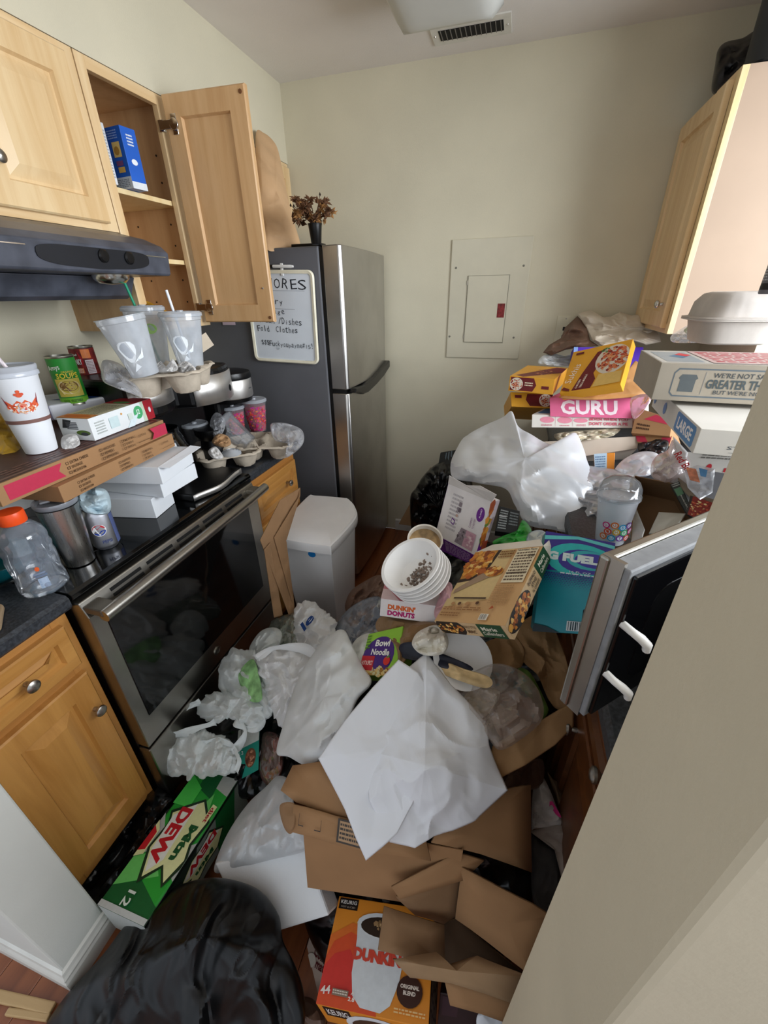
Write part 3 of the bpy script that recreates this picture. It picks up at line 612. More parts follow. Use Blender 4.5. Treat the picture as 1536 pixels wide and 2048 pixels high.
MB().lathe([(.09,0),(.09,-.03),(.03,-.035),(.012,-.112),(0,-.113)],24).build('base',M_white,g,smooth=True)
# ---------------------------------------------------------------- things on the left counter and range
M_paper=mat('white_card','#e9edf2',.6,var=.02); M_pulp=mat('moulded_pulp','#b9ad9c',.9,var=.1,scale=30,bump=.25,bscale=120)
M_clear=film('clear_plastic','#dfe6ee',.80,.3,.9,.08); M_clear2=film('frosted_cup','#eef4fc',.38,.45,.7,.15); M_crinkle=film('crinkled_wrap','#e2e4ea',.58,.3,.35,.22,.5,26)
M_bottle=film('bottle_plastic','#c3d0e2',.72,.3,1.0,.07); M_foam=mat('foam_white','#eceae8',.55,var=.02,bump=.08,bscale=180); M_napkin=film('napkin','#e6e4e2',0,.25,.05,.6,.3,40)
KR='#b28a5e'; RIB='#bd3550'; TX='#4c3524'
def ribbon(u0,u1,v0,v1,left): 
    n=.06
    return ('p',[(u0,v0),(u1,v0),(u1-n*.4,(v0+v1)/2),(u1,v1),(u0,v1)] if left else [(u1,v0),(u0,v0),(u0+n*.4,(v0+v1)/2),(u0,v1),(u1,v1)],RIB)
def checks(u,v,words,h=.15,dv=.24):
    L=[]
    for i,w in enumerate(words):
        y=v-i*dv; L+= [('r',u-.012,y-.07,u-.0095,y+.07,TX),('r',u+.0,y-.07,u+.0025,y+.07,TX),('r',u-.012,y+.05,u+.0025,y+.07,TX),('r',u-.012,y-.07,u+.0025,y-.05,TX)]
        wd=.0085*len(w); L.append(('t',w,u+.01+wd/2,y,h,TX,0,wd,.01))
    return L
def rpose(pR,pL,h,depth,L=None):
    """box along the front edge pL->pR (bottom height given by caller), local a = along edge, b = to the wall"""
    d=(pR-pL); d.z=0; yaw=math.atan2(d.y,d.x); L=L or d.length
    return Matrix.Translation((pR.x,pR.y,pR.z-h))@Matrix.Rotation(yaw,4,'Z')@Matrix.Translation((-L,0,0)),np.array((L,depth,h))
pR=at(325.8,839.5,z=1.195); pL=at(-6,970,z=1.195)
pz=carton('pizza_box','brown pizza box with red ribbon print holding the white paper cup','pizza box',rpose(pR,pL,.048,.44,.52),M_card,{
 'front':[ribbon(.035,.30,.14,.86,True),*checks(.33,.72,('EXTRA CHEESE','SAUSAGE','MUSHROOM')),*checks(.52,.72,('ANCHOVIES','PEPPERS','PEPPERONI')),*checks(.66,.75,('MEAT BALL','ONIONS','SPECIAL'),.13,.22),('t','CUSTOMER',.79,.68,.13,TX,0,.06),('r',.75,.30,.85,.325,TX),ribbon(.855,.985,.15,.85,False)],
 'top':[('r',.01,.01,.985,.99,'#4a2b26'),('r',.03,.03,.96,.05,'#7a584a'),('lines',.1,.06,.8,.16,3,'#6b463c')]},group='pizza boxes on the range')
pR=at(344,867,z=1.146); pL=at(116,974,z=1.146)
carton('pizza_box','brown pizza box with checkbox print under the red ribbon box','pizza box',rpose(pR,pL,.042,.38),M_card,{
 'front':[*checks(.13,.72,('EXTRA CHEESE','SAUSAGE','MUSHROOM')),*checks(.45,.75,('ANCHOVIES','PEPPERS','PEPPERONI')),*checks(.66,.75,('MEAT BALL','ONIONS','SPECIAL')),('t','CUSTOMER',.87,.72,.13,TX,0,.08),('r',.83,.35,.97,.37,TX)]},group='pizza boxes on the range')
# white pastry boxes (a along +y front edge facing +x)
def wb(pc,pr,h,dep,lb,L=None,z0=None):
    d=pr-pc; yaw=math.atan2(d.y,d.x); L=L or Vector((d.x,d.y)).length
    M=Matrix.Translation((pc.x,pc.y,pc.z if z0 is None else z0))@Matrix.Rotation(yaw,4,'Z')
    return carton('pastry_box',lb,'box',(M,np.array((L,dep,h))),M_paper,group='white boxes on the range')
wb(at(313.5,1036.7,z=.918),at(350,1005.7,z=.918),.066,.26,'small white box at the bottom of the stack on the cooktop',z0=.918)
wb(at(328,995,z=.987),at(396,954,z=.987),.052,.26,'middle white box of the stack on the cooktop',z0=.985)
o=wb(at(326,968,z=1.04),at(388,923,z=1.04),.055,.27,'topmost white box under the corner of the pizza boxes',z0=1.0385)
MB().add([(0,.0,.0555),(.19,.0,.0575),(.2,-.03,.05),(.01,-.03,.05)],[(0,1,2,3)]).build('flap',M_paper,o,thick=.002)
# lathe goods
def up(p,yaw=0,tilt=None):
    M=Matrix.Translation(p)@Matrix.Rotation(yaw,4,'Z')
    if tilt: 
        a=Vector((0,0,1)).cross(Vector(tilt)); M=Matrix.Translation(p)@Matrix.Rotation(math.asin(min(1,a.length)),4,a.normalized())@Matrix.Rotation(yaw,4,'Z')
    return M
FACE=lambda p: math.atan2(CC[1]-p[1],CC[0]-p[0])    # yaw that turns local +x to the camera side
def wrap(r,h0,h1,M,items,parent,name='printed_label',ang=150,W=None,r2=None):
    """print wrapped round a lathe: unit u across ang degrees centred on local +x, v from h0 to h1"""
    b=MB(); A=math.radians(ang); Wm=A*r; Hm=h1-h0
    def put(u,v,l):
        t=(u/Wm-.5)*A; rr=(r if r2 is None else r+(r2-r)*v/Hm)+.0004+EPS*l
        return (rr*math.cos(t),rr*math.sin(t),h0+v)
    # subdivide wide rectangles so they follow the curve
    it2=[]
    for it in items:
        if it[0]=='r' and it[3]-it[1]>.08:
            n=max(2,int((it[3]-it[1])/.05))
            for i in range(n): it2.append(('r',it[1]+(it[3]-it[1])*i/n,it[2],it[1]+(it[3]-it[1])*(i+1)/n,it[4],it[5]))
        else: it2.append(it)
    lay=0
    for it in it2: draw(b,[it],Wm,Hm,lambda u,v,l,L=lay:put(u,v,L+l)); lay+=.6
    return b.build(name,ink(),parent)
# insulated tumbler
p=at(162,1122,z=.918); t=T('tumbler','brushed steel insulated tumbler with clear lid on the range','tumbler',M=up(p,FACE(p)))
MB().lathe([(.030,0),(.0335,.002),(.0345,.02),(.035,.022),(.0445,.160),(.0452,.172),(.043,.172)],48).build('body',metal('tumbler_steel','#cbc9c6',.28,'z',.08),t,smooth=True)
MB().lathe([(.0455,.171),(.047,.174),(.0475,.180),(.0465,.184),(.040,.182),(.038,.176),(0,.176)],40).build('lid',film('smoke_lid','#c9ced8',.45,.3,.9,.1),t,smooth=True)
MB().lathe([(.044,.168),(.0453,.168),(.0453,.1725),(.044,.1725)],40,cap=False).build('seal',M_blk,t,smooth=True)
MB().box((-.012,-.03,.183),(.012,-.008,.188)).build('slider',film('smoke_lid','#c9ced8',.4),t,bevel=.002)
# soda can
p=at(216,1090,z=.918); t=T('soda_can','open silver cola can with red white and blue ball logo','can',M=up(p,FACE(p)+.3))
MB().lathe([(.0,.003),(.022,.003),(.0255,0),(.032,.010),(.033,.014),(.033,.100),(.031,.109),(.0275,.117),(.0275,.120),(.0262,.1205),(.025,.117),(0,.117)],48).build('body',metal('can_silver','#d0d2da',.42,None,.06),t,smooth=True)
b=MB().lathe([(.0115,.1175),(.0115,.119),(.0085,.119),(.0085,.1175)],16,Matrix.Translation((.004,0,0)),cap=False); b.build('pull_tab',M_chrome,t,smooth=True)
MB().lathe([(.009,.1173),(.008,.1176),(0,.1176)],16,Matrix.Translation((-.012,.004,0))@Matrix.Scale(.7,4,(0,1,0))).build('mouth_opening',M_blk,t)
cx,cy,r=.30,.62,.23; Wm,Hm=math.radians(150)*.033,.08; k=Wm/Hm
pt=lambda a,q=1:(cx+r*.8*q*math.cos(a),cy+r*.8*k*q*math.sin(a))
L=[('e',cx,cy,r*.88,r*.88*k,'#f2f2f4'),('p',[pt(a) for a in np.linspace(.15,3.0,12)]+[(cx-.02,cy+.05),(cx+.06,cy+.12)],'#c4232f'),('p',[pt(a) for a in np.linspace(3.6,6.1,12)]+[(cx+.05,cy-.02),(cx-.03,cy-.13)],'#1c3f9e'),('t','PEPSI',.42,.16,.12,'#2b3d7c',0,.26)]
wrap(.033,.015,.095,None,L,t)
wrap(.033,.012,.10,None,[('r',.0,.0,.9,1.0,'#5a6796')],t,'blue_side_print',80).matrix_local=Matrix.Rotation(1.25,4,'Z')
# sports drink bottle
p=at(92,1172,z=.916); t=T('sports_bottle','empty clear plastic bottle with bright orange cap on the counter','bottle',M=up(p,FACE(p)))
pr=[(.030,.004),(.046,0),(.0495,.008),(.0495,.03),(.047,.05),(.049,.066),(.049,.09),(.046,.103),(.0485,.112),(.0485,.118),(.046,.126),(.048,.142),(.044,.156),(.031,.172),(.0205,.178),(.0205,.184)]
MB().lathe(pr,56,wob=lambda a,z:1+.018*math.sin(a*6+z*40)*(1 if z<.12 else .4)+.012*math.sin(a*11)).build('body',M_bottle,t,smooth='all')
MB().lathe([(.0255,.180),(.0262,.182),(.0262,.204),(.0245,.2075),(0,.208)],36,wob=lambda a,z:1+.012*math.sin(a*36)).build('cap',mat('orange_cap','#f0521c',.35,var=.03),t,smooth=True)
wrap(.0492,.02,.085,None,[('r',.42,.05,.6,.46,'#aebfd6'),('bars',.43,.07,.59,.44,9,'#8fa4bf',1),('r',.40,.52,.62,.6,'#6d7a92'),('r',.38,.63,.60,.70,'#7d8aa2'),('e',.49,.86,.04,.09,'#e0602c')],t,'back_label',120)
# paper cup
p=at(84,900,z=1.197); t=T('paper_cup','white paper cup with orange crown print, dark band and lid','paper cup',M=up(p,FACE(p)))
MB().lathe([(.034,0),(.0345,.002),(.0425,.075),(.0432,.085),(.0450,.087),(.0525,.186),(.054,.188),(.0535,.193)],48).build('body',mat('cup_white','#eef1f6',.45,var=.015),t,smooth=True)
MB().lathe([(.0434,.078),(.0447,.078),(.0447,.0865),(.0434,.0865)],40,cap=False).build('band',mat('brown_band','#7a5750',.6),t,smooth=True)
MB().lathe([(.0535,.183),(.0565,.184),(.057,.190),(.0545,.194),(.056,.198),(.0565,.205),(.054,.207),(.051,.204),(0,.204)],40,wob=lambda a,z:1+.006*math.sin(a*40)).build('lid',film('white_lid','#e6eaf2',.12,.4,.6,.2),t,smooth=True)
a=MB().tube([(.012,.0,.2),(.0,-.012,.236),(-.002,-.014,.245)],.0042,10); a.build('straw',mat('straw_stripe','#e8d9de',.4,var=.3,scale=200,aniso=(1,1,.2)),t,smooth=True)
cr=[(.12,.60),(.17,.30),(.5,.16),(.83,.30),(.88,.62),(.80,.36),(.72,.47),(.60,.40),(.56,.58),(.5,.50),(.44,.58),(.40,.40),(.28,.47),(.2,.36)]
L=[('p',[(.16,.28),(.34,.12),(.5,.08),(.66,.12),(.84,.28),(.82,.52),(.70,.38),(.58,.50),(.5,.42),(.42,.50),(.3,.38),(.18,.52)],'#e0603a'),('p',[(.13,.68),(.17,.34),(.205,.40)],'#8a2f3a'),('p',[(.87,.68),(.83,.34),(.795,.40)],'#8a2f3a'),('e',.5,.66,.07,.07,'#dd5c36'),('e',.5,.76,.04,.045,'#dd5c36'),('e',.44,.68,.035,.04,'#d9553a'),('e',.56,.68,.035,.04,'#d9553a'),('bits',.5,.26,.33,.14,['#f0a36a','#f4c9a8','#d43f2e','#ffffff','#e88a4a'],70,.022),('e',.5,.34,.085,.085,'#efb59a'),('e',.5,.34,.06,.06,'#e27e66')]
wrap(.0455,.095,.172,None,L,t,'crown_print',110,r2=.0515)
# soup cans
M_tin=metal('tin','#b8b4a8',.3)
def can(name,lb,px,z,h,items,base,yaw=0,r=.0365,tilt=None):
    p=at(*px,z=z); t=T(name,lb,'can',M=up(p,FACE(p)+yaw,tilt))
    MB().lathe([(.033,.002),(r+.001,0),(r+.001,.004),(r,.006),(r,h-.006),(r+.001,h-.004),(r+.001,h),(r-.001,h),(r-.0015,.006),(0,.006)],48,cap=False).build('tin_body',M_tin,t,smooth=True)
    MB().lathe([(r+.0003,.006),(r+.0003,h-.006)],48,cap=False).build('paper_label',mat(lb.split()[0]+'_label',base,.45,var=.03),t,smooth=True)
    wrap(r+.0002,.006,h-.006,None,items,t,'label_print',150)
    return t
YE='#e8d648'
can('soup_can','green opened lentil soup can with a bowl pictured on its label',(152,806),1.247,.142,[('r',.02,.0,.98,.13,'#7cc23a'),('t','LENTIL VEGETABLE',.5,.065,.06,'#2b5a1d',0,.5,.01),('r',.2,.16,.83,.56,'#d9c659'),('e',.52,.38,.27,.16,'#e9d9a0'),('e',.52,.40,.225,.115,'#8e6c3c'),('bits',.52,.40,.20,.10,['#c9a06a','#7b5a30','#d8bd85','#a87a44'],60,.018),('p',[(.25,.38),(.79,.38),(.70,.22),(.34,.22)],'#e3d08a'),('t','Amys',.30,.80,.14,'#f4f4ee',8,.30,.01),('t','ORGANIC',.6,.715,.04,YE,0,.3,.01),('t','SOUPS',.56,.63,.12,YE,0,.52,.025)],'#2f9a3c',-.1)
can('soup_can','red opened soup can with orange corner behind the green can',(190,782),1.247,.150,[('r',.55,.78,.82,.98,'#f08a4a'),('p',[(.08,.60),(.5,.58),(.56,.72),(.46,.93),(.08,.95)],'#b51f2c'),('t','Campbell',.26,.86,.06,'#f4f4f4',0,.3,.01),('t','CHUNKY',.3,.70,.13,'#f6f2f2',2,.42,.03),('r',.14,.44,.5,.56,'#e58a5a'),('t','CHICKEN',.32,.525,.045,'#ffffff',0,.3),('t','NOODLE',.32,.47,.045,'#ffffff',0,.3),('e',.3,.2,.26,.14,'#e2b27a'),('bits',.3,.2,.22,.11,['#d9852f','#f0d7a0','#b5652b','#e8c070'],40,.02),('r',.6,.42,.84,.74,'#f1e7ea'),('lines',.62,.44,.82,.72,8,'#a77a85'),('r',.62,.14,.84,.38,'#e7b9c2'),('lines',.63,.16,.83,.36,6,'#c8627a')],'#c9202f',-.25)
# dinner box and tray on the pizza box
LS=([0.4736,0.3673,1.2233],[[0.995,0.1001,0.0],[-0.1001,0.995,0.0]],[0.0829,0.2431,0.0646])
M,D=pose(LS,1.0,(.10,.2431,.060)); M=Matrix.Translation((-.012,0,.0035))@M
carton('frozen_dinner_box','white and red frozen dinner box lying on the pizza box','food box',(M,D),mat('box_white','#e9edee',.35,var=.03),{
 'top':[('r',0,0,1,.8,'#cfc9a8'),('r',0,.68,1,1,'#b02a35'),('lines',.15,.12,.85,.62,14,'#8f8a6a'),('e',.5,.74,.28,.05,'#5f9a55'),('r',0,0,1,.16,'#d98a4a'),('e',.5,.08,.4,.06,'#c9652b')],
 'right':[('r',.84,0,1,1,'#a3222e'),('p',[(.80,0),(.86,0),(.84,1),(.79,1)],'#c9d8c0'),('e',.73,.55,.075,.32,'#4fae72'),('t','12',.73,.58,.25,'#ffffff',0,.05,.02),('e',.93,.5,.02,.14,'#e3dfe6'),('p',[(.5,0),(.62,0),(.72,.5),(.60,.42)],'#dfeef2'),('r',.26,.25,.40,.75,'#cfe2e4'),('lines',.06,.2,.2,.8,5,'#c3c9c6'),('e',.46,.75,.012,.05,'#e0a050'),('r',.55,.35,.62,.65,'#d8e3da')],
 'front':[('p',[(.1,.55),(.3,.55),(.45,.9),(.2,.95)],'#33363a'),('bars',.25,.5,.6,.85,5,'#55585c',1),('e',.72,.35,.22,.12,'#55702f'),('e',.75,.3,.12,.08,'#3c3f42')]})
TY=([0.1703,0.5742,1.2076],[[0.9126,-0.4088,0.0],[0.4088,0.9126,0.0]],[0.1421,0.2324,0.0323])
M,D=pose(TY,.94,(.2,.27,.045)); M=Matrix.Translation((-.02,-.005,.008))@M
o=carton('food_tray','white shallow tray with lilac end under the soup cans','tray',(M,D),mat('tray_white','#e8eaf2',.4,var=.02),{'front':[('r',0,0,1,1,'#a9a3cc')],'top':[('r',.05,.05,.95,.95,'#e0e3f2'),('p',[(.55,.1),(.95,.3),(.95,.62),(.6,.5)],'#2a4da0')]},bevel=.006)
soft('plastic_wrap','clear crinkled plastic wrap draped behind the cans on the tray','plastic wrap',[(205,760,1.15),(205,722,1.17),(235,725,1.2),(258,745,1.2),(275,770,1.2),(285,795,1.18),(270,790,1.13),(230,775,1.1)],M_crinkle,bulge=.03,amp=.02,nf=14,fr=(10,30),seed=4)
soft('napkin','small crumpled white napkin on the pizza box beside the paper cup','napkin',[(126,872,1.09),(150,868,1.1),(160,884,1.09),(156,892,1.07),(132,902,1.06),(122,890,1.07)],M_napkin,bulge=.007,amp=.012,fr=(20,50),seed=7)
soft('chip_bag','orange and yellow snack bag cut by the edge behind the paper cup','snack bag',[(-30,810,1.10),(8,835,1.11),(28,870,1.10),(48,905,1.08),(50,925,1.06),(0,935,1.04),(-30,940,1.04)],mat('snack_foil','#d9a43a',.3,var=.6,scale=9,aniso=(1,1,1)),bulge=.035,amp=.01,fr=(10,25),seed=3)
soft('wiping_cloth','crumpled pale blue cloth behind the cola can','cloth',[(150,985,1.10),(185,975,1.12),(212,980,1.13),(222,1005,1.12),(218,1025,1.10),(195,1030,1.08),(165,1020,1.06)],film('pale_cloth','#c9dde6',0,.2,.05,.6),bulge=.035,amp=.02,fr=(15,35),seed=9)
# counter left edge
p=at(-12,1150,z=.916); t=T('serving_dish','dark teal dish partly out of view at the counter edge','dish',M=up(p))
MB().lathe([(.05,0),(.075,.004),(.095,.03),(.1,.05),(.096,.05),(.09,.032),(.07,.008),(0,.008)],40).build('bowl',mat('teal_glaze','#0f5a63',.25,var=.1),t,smooth=True)
MB().lathe([(.1,.012),(.108,.014),(.108,.02),(.098,.02)],40,cap=False).build('rim',M_blk,t,smooth=True)
p=at(4,1262,z=.916); q=at(14,1195,z=.916); M=MX(p,(q-p),z=(0,0,1))
MB().prism(rr(.11,.055,.018,5,-.008,-.0),'z',0,.012).build('cutting_board',wood('worn_beech','#b9a183','#8c7458','x',.6),None,M,bevel=.003,label='small worn pale wooden board on the counter edge',cat='board')
# coffee maker
M_slv=metal('brewer_steel','#e0ddd9',.45,'z',.05)
t=T('coffee_maker','black two-way coffee maker with stainless bands and cup carrier on top','coffee maker',M=Matrix.Translation((.36,.70,.918))@Matrix.Scale(1.13,4))
def wave(x0,x1,y0,y1,n=14,a=.02):
    f=[]
    for k in range(n+1):
        s=k/n; y=y0+(y1-y0)*s; f.append((x1-a*(1+math.cos(s*math.pi*2+.4))*.5*(1.4 if s<.5 else .8),y))
    return [(x0,y0)]+f+[(x0,y1)]
b0=wave(-.16,.235,-.21,.02); MB().prism([(x,y) for x,y in b0],'z',0,.022).build('base',M_blk,t,bevel=.004)
bb=MB(); bb.grid([[Vector((x+.002,y,z)) for x,y in b0[1:-1]] for z in (.003,.021)]); bb.build('base_band',M_slv,t,smooth=True,thick=.002)
MB().box((-.16,-.20,.022),(-.02,.20,.34)).build('water_tank',M_blk,t,bevel=.015)
hd=[(-.16,-.2)]+[(.06+.03*math.sin(math.pi*k/8),-.2+.17*k/8) for k in range(9)]+[(.12+.035*math.sin(math.pi*k/8),-.01+.2*k/8) for k in range(9)]+[(-.16,.19)]
MB().prism(hd,'z',.23,.345).build('head',M_blk,t,bevel=.012)
bb=MB(); bb.grid([[Vector((x+.003,y,z)) for x,y in hd[1:10]] for z in (.262,.318)]); bb.grid([[Vector((x+.003,y,z)) for x,y in hd[10:19]] for z in (.235,.325)]); bb.build('head_band',M_slv,t,smooth=True,thick=.002,kind='stuff')
MB().lathe([(.055,.345),(.055,.352),(.045,.356),(0,.356)],28,Matrix.Translation((-.02,-.12,0))).build('lid',M_blk,t,smooth=True); MB().lathe([(.07,.345),(.07,.353),(.058,.358),(0,.358)],28,Matrix.Translation((.03,.09,0))).build('lid',M_blk,t,smooth=True)
bb=MB().box((0,0,0),(.004,.075,.085)); cp=bb.build('control_panel',mat('panel_grey','#6c6c70',.35),t,MX((.135,.11,.24),(0.35,0.93,0),(-.93,.35,0)) if 0 else Matrix.Translation((.145,.10,.240))@Matrix.Rotation(.25,4,'Z'),bevel=.002)
MB().box((.004,.018,.05),(.0055,.058,.075)).build('display',mat('lcd','#9fa59a',.2),cp); MB().lathe([(.012,0),(.011,.01),(0,.011)],20,MX((.004,.04,.028),(0,1,0),z=(1,0,0))).build('dial',M_blk,cp,smooth=True)
MB().lathe([(.0,.024),(.06,.024),(.068,.05),(.068,.13),(.05,.165),(.045,.175),(.046,.19),(0,.19)],28,Matrix.Translation((.06,-.11,0))).build('carafe',M_glass,t,smooth=True)
MB().lathe([(.05,.022),(.045,.05),(.04,.1),(.055,.12),(.055,.14),(0,.14)],24,Matrix.Translation((.08,.08,0))).build('cup_stand',M_blk,t,smooth=True)
p=Vector((.40,1.03,.916)); t=T('pod_brewer','single-serve black brewer with round stainless band beside the fridge','coffee maker',M=Matrix.Translation(p)@Matrix.Scale(1.12,4))
MB().box((-.11,-.075,0),(.06,.075,.03)).build('base',M_blk,t,bevel=.01); MB().box((-.11,-.07,.03),(-.02,.07,.27)).build('column',M_blk,t,bevel=.015)
MB().lathe([(.082,.205),(.085,.21),(.085,.27),(.082,.275)],36).build('head_band',M_slv,t,smooth=True); MB().lathe([(.078,.19),(.082,.205),(0,.205)],36).build('brew_head',M_blk,t,smooth=True)
MB().lathe([(.086,.275),(.088,.282),(.084,.298),(.06,.304),(0,.306)],36).build('lid',M_blk,t,smooth=True); wrap(.085,.225,.255,None,[('r',.5,.4,.66,.55,'#5a5a5c')],t,'badge_print',80)
# cup carriers
def carrier(lb,M,s,grp='moulded cup carriers'):
    n=33; rows=[]
    for i in range(n):
        row=[]
        for j in range(n):
            x,y=(i/(n-1)-.5),(j/(n-1)-.5); z=0
            for cx in (-.24,.24):
                for cy in (-.24,.24):
                    q=math.hypot(x-cx,y-cy)
                    if q<.22: z=min(z,-.24*min(1,(.22-q)/.075)-.015)
            q=math.hypot(x,y); 
            if q<.14: z=.10*(1-q/.14)**.8
            e=max(abs(x),abs(y)); 
            if e>.455: z=-.03*(e-.455)/.045
            k=max(0,(abs(x)+abs(y)-.86)/.14)*.10; row.append(Vector(((x*(1-k))*s,(y*(1-k))*s,z*s+.004*noise.noise(Vector((x*9,y*9,s))))))
        rows.append(row)
    return MB().grid(rows).build('cup_carrier',M_pulp,None,M,smooth=40,thick=.0025,label=lb,cat='cup carrier',group=grp)
c0=at(337,738,d=1.27); carrier('grey moulded cup carrier balanced on top of the coffee maker',Matrix.Translation(c0)@Matrix.Rotation(.42,4,'Z')@Matrix.Rotation(-.06,4,'Y'),.24)
c1=at(452,893,z=.99); carrier('grey moulded cup carrier with plastic cups in front of the coffee maker',Matrix.Translation(c1)@Matrix.Rotation(.75,4,'Z')@Matrix.Rotation(.04,4,'X'),.25)
c2=at(535,878,z=.985); carrier('brown moulded cup carrier with red drinks against the fridge',Matrix.Translation(c2)@Matrix.Rotation(.35,4,'Z'),.24)
def cup(lb,p,h,r0,r1,m,tilt=None,yaw=0,lid=None,straw=None,name='plastic_cup',liquid=None,logo=None,group=None,dome=False,pat=None):
    t=T(name,lb,'plastic cup',M=up(p,FACE(p)+yaw,tilt),group=group)
    MB().lathe([(0,.004),(r0*.9,.002),(r0,.004),(r0*1.05,.02),(r1*.96,h*.9),(r1,h*.91),(r1,h*.985),(r1*1.05,h*.99),(r1*1.05,h)],40).build('body',m,t,smooth=True)
    if liquid: MB().lathe([(r0*.9,.006),(r0*1.02,.022),(r0+(r1-r0)*.85*liquid[0],h*liquid[0]),(0,h*liquid[0])],32).build('drink',mat('drink_red',liquid[1],.25,var=.25,scale=40),t,smooth=True)
    if lid: MB().lathe([(r1*1.06,h*.97),(r1*1.08,h*.975),(r1*1.08,h+.004),(r1*.98,h+.009),(r1*.93,h+.006),(r1*.2,h+.006),(r1*.18,h+.012),(0,h+.012)] if not dome else [(r1*1.06,h*.97),(r1*1.08,h*.98),(r1*1.08,h+.005)]+[(r1*math.cos(a),h+.005+r1*.8*math.sin(a)) for a in np.linspace(.1,1.25,7)],36,wob=lambda a,z:1+.008*math.sin(a*44)).build('lid',lid,t,smooth=True)
    if straw: MB().tube([Vector(straw[0]),Vector(straw[1])],.0038,10).build('straw',mat('straw_'+straw[2],straw[3],.35),t,smooth=True)
    if logo: wrap(r0,h*.02,h*.9,None,logo,t,'printed_logo',150,r2=r1*.97)
    return t
WH='#eef4fa'
swirl=[('p',[(.36+.17*math.cos(a)*q,.52+.2*math.sin(a)*q) for a,q in [(x,1+.12*math.sin(3*x)) for x in np.linspace(0,6.1,16)]],WH),('p',[(.40,.30),(.62,.36),(.66,.55),(.60,.44)],WH),('p',[(.05,.2),(.22,.42),(.10,.30)],WH),('p',[(.3,.12),(.5,.2),(.42,.28)],WH)]
cB=at(318,742,d=1.36); cup('clear cold cup with green straw standing behind the two front cups',cB,.185,.037,.058,M_clear2,lid=M_clear2,straw=((.01,.012,.02),(-.02,-.03,.255),'green','#1c8f6c'),logo=[('e',.55,.78,.14,.09,'#a9d67a')])
cL=at(293,752,d=1.16); cup('frosted cold cup with white logo tilted at the near end of the carrier',cL,.155,.036,.060,M_clear2,tilt=(-.12,-.10,1),logo=swirl)
cR=at(384,735,d=1.29); cup('frosted cold cup with clear straw at the fridge end of the carrier',cR,.15,.036,.0565,M_clear2,lid=M_clear2,straw=((.0,.0,.02),(-.012,-.022,.215),'clear','#dfe6f0'),logo=swirl)
for k,ol in enumerate(([(302,745),(320,722),(332,735),(345,718),(356,738),(340,745)],[(352,738),(368,722),(385,730),(392,742),(370,748)])):
    soft('napkin',('white crumpled napkin wedged between the cold cups','small grey crumpled napkin beside the napkin between the cold cups')[k],'napkin',[(u,v,1.20+.02*k) for u,v in ol],M_napkin,bulge=.02,amp=.03,fr=(18,40),seed=20+k)
MB().box((0,0,0),(.05,.045,.0012)).build('cardboard_tag',mat('tag_card','#c8b9a4',.7),None,MX(at(404,706,d=1.38),(.5,.8,.45),(-.2,-.3,.9)),label='small pale card tag standing behind the cold cups',cat='tag')
Md=mat('drink_pattern','#b8324f',.4,var=.3,scale=30)
swatch=[('bits',.5,.5,.48,.46,['#d94a3c','#c22f6a','#e8824a','#b03a8c','#e4557a','#cf3b3b'],150,.05)]
for px,h,lb,st,ww in (((474,868),.125,'pink patterned cold cup with lid beside the tilted clear cup',None,.052),((517,862),.145,'red patterned cold cup with orange straw against the fridge',((.01,.01,.02),(-.035,-.055,.225),'orange','#ea5a3a'),.054)):
    p=at(*px,z=.965); cup(lb,p,h,.038,ww,M_clear,lid=M_clear2,straw=st,liquid=(.86,'#c0304a'),logo=swatch)
p=at(402,905,z=.955); cup('empty clear cup with flat lid at the end of the lower carrier',p,.12,.038,.05,M_clear,lid=M_clear2)
p=at(500,888,z=.99); ax=(at(430,833,d=(p-Vector(CC)).dot(VIEW)-.03)-p).normalized(); cup('empty clear cup lying tilted across the lower carrier',p,.135,.036,.052,M_clear,tilt=tuple(ax),lid=M_clear)
p=at(463,908,z=.985); t=T('drink_cover','clear dome lid with spiral grooves lying in the carrier','cup cover',M=up(p))
MB().lathe([(.038,0),(.038,.006),(.032,.012),(.031,.009),(.024,.016),(.023,.013),(.015,.019),(.014,.016),(0,.02)],32).build('lid_shell',M_clear2,t,smooth=True)
soft('napkin','brown crumpled napkin in the lower carrier under the tilted cup','napkin',[(424,885,1.56),(435,868,1.58),(455,872,1.58),(462,888,1.56),(445,895,1.54)],mat('brown_napkin','#a98560',.85),bulge=.02,amp=.012,fr=(20,40),seed=31)
soft('napkin','white crumpled napkin in the near pocket of the lower carrier','napkin',[(416,903,1.5),(430,893,1.52),(442,905,1.52),(446,916,1.5),(428,918,1.48)],M_napkin,bulge=.02,amp=.012,fr=(20,40),seed=32)
soft('plastic_wrap','clear shiny plastic bag crumpled against the fridge at the counter end','plastic wrap',[(541,850,1.78),(560,845,1.8),(585,850,1.8),(605,862,1.8),(607,885,1.76),(590,905,1.72),(570,915,1.7),(580,890,1.74),(550,880,1.76)],M_crinkle,bulge=.04,amp=.03,fr=(12,30),seed=33)
soft('plastic_wrap','clear crumpled film between the coffee maker and the drinks','plastic wrap',[(420,845,1.66),(432,825,1.68),(450,838,1.66),(446,865,1.62),(428,875,1.6)],M_crinkle,bulge=.02,amp=.02,fr=(12,30),seed=34)
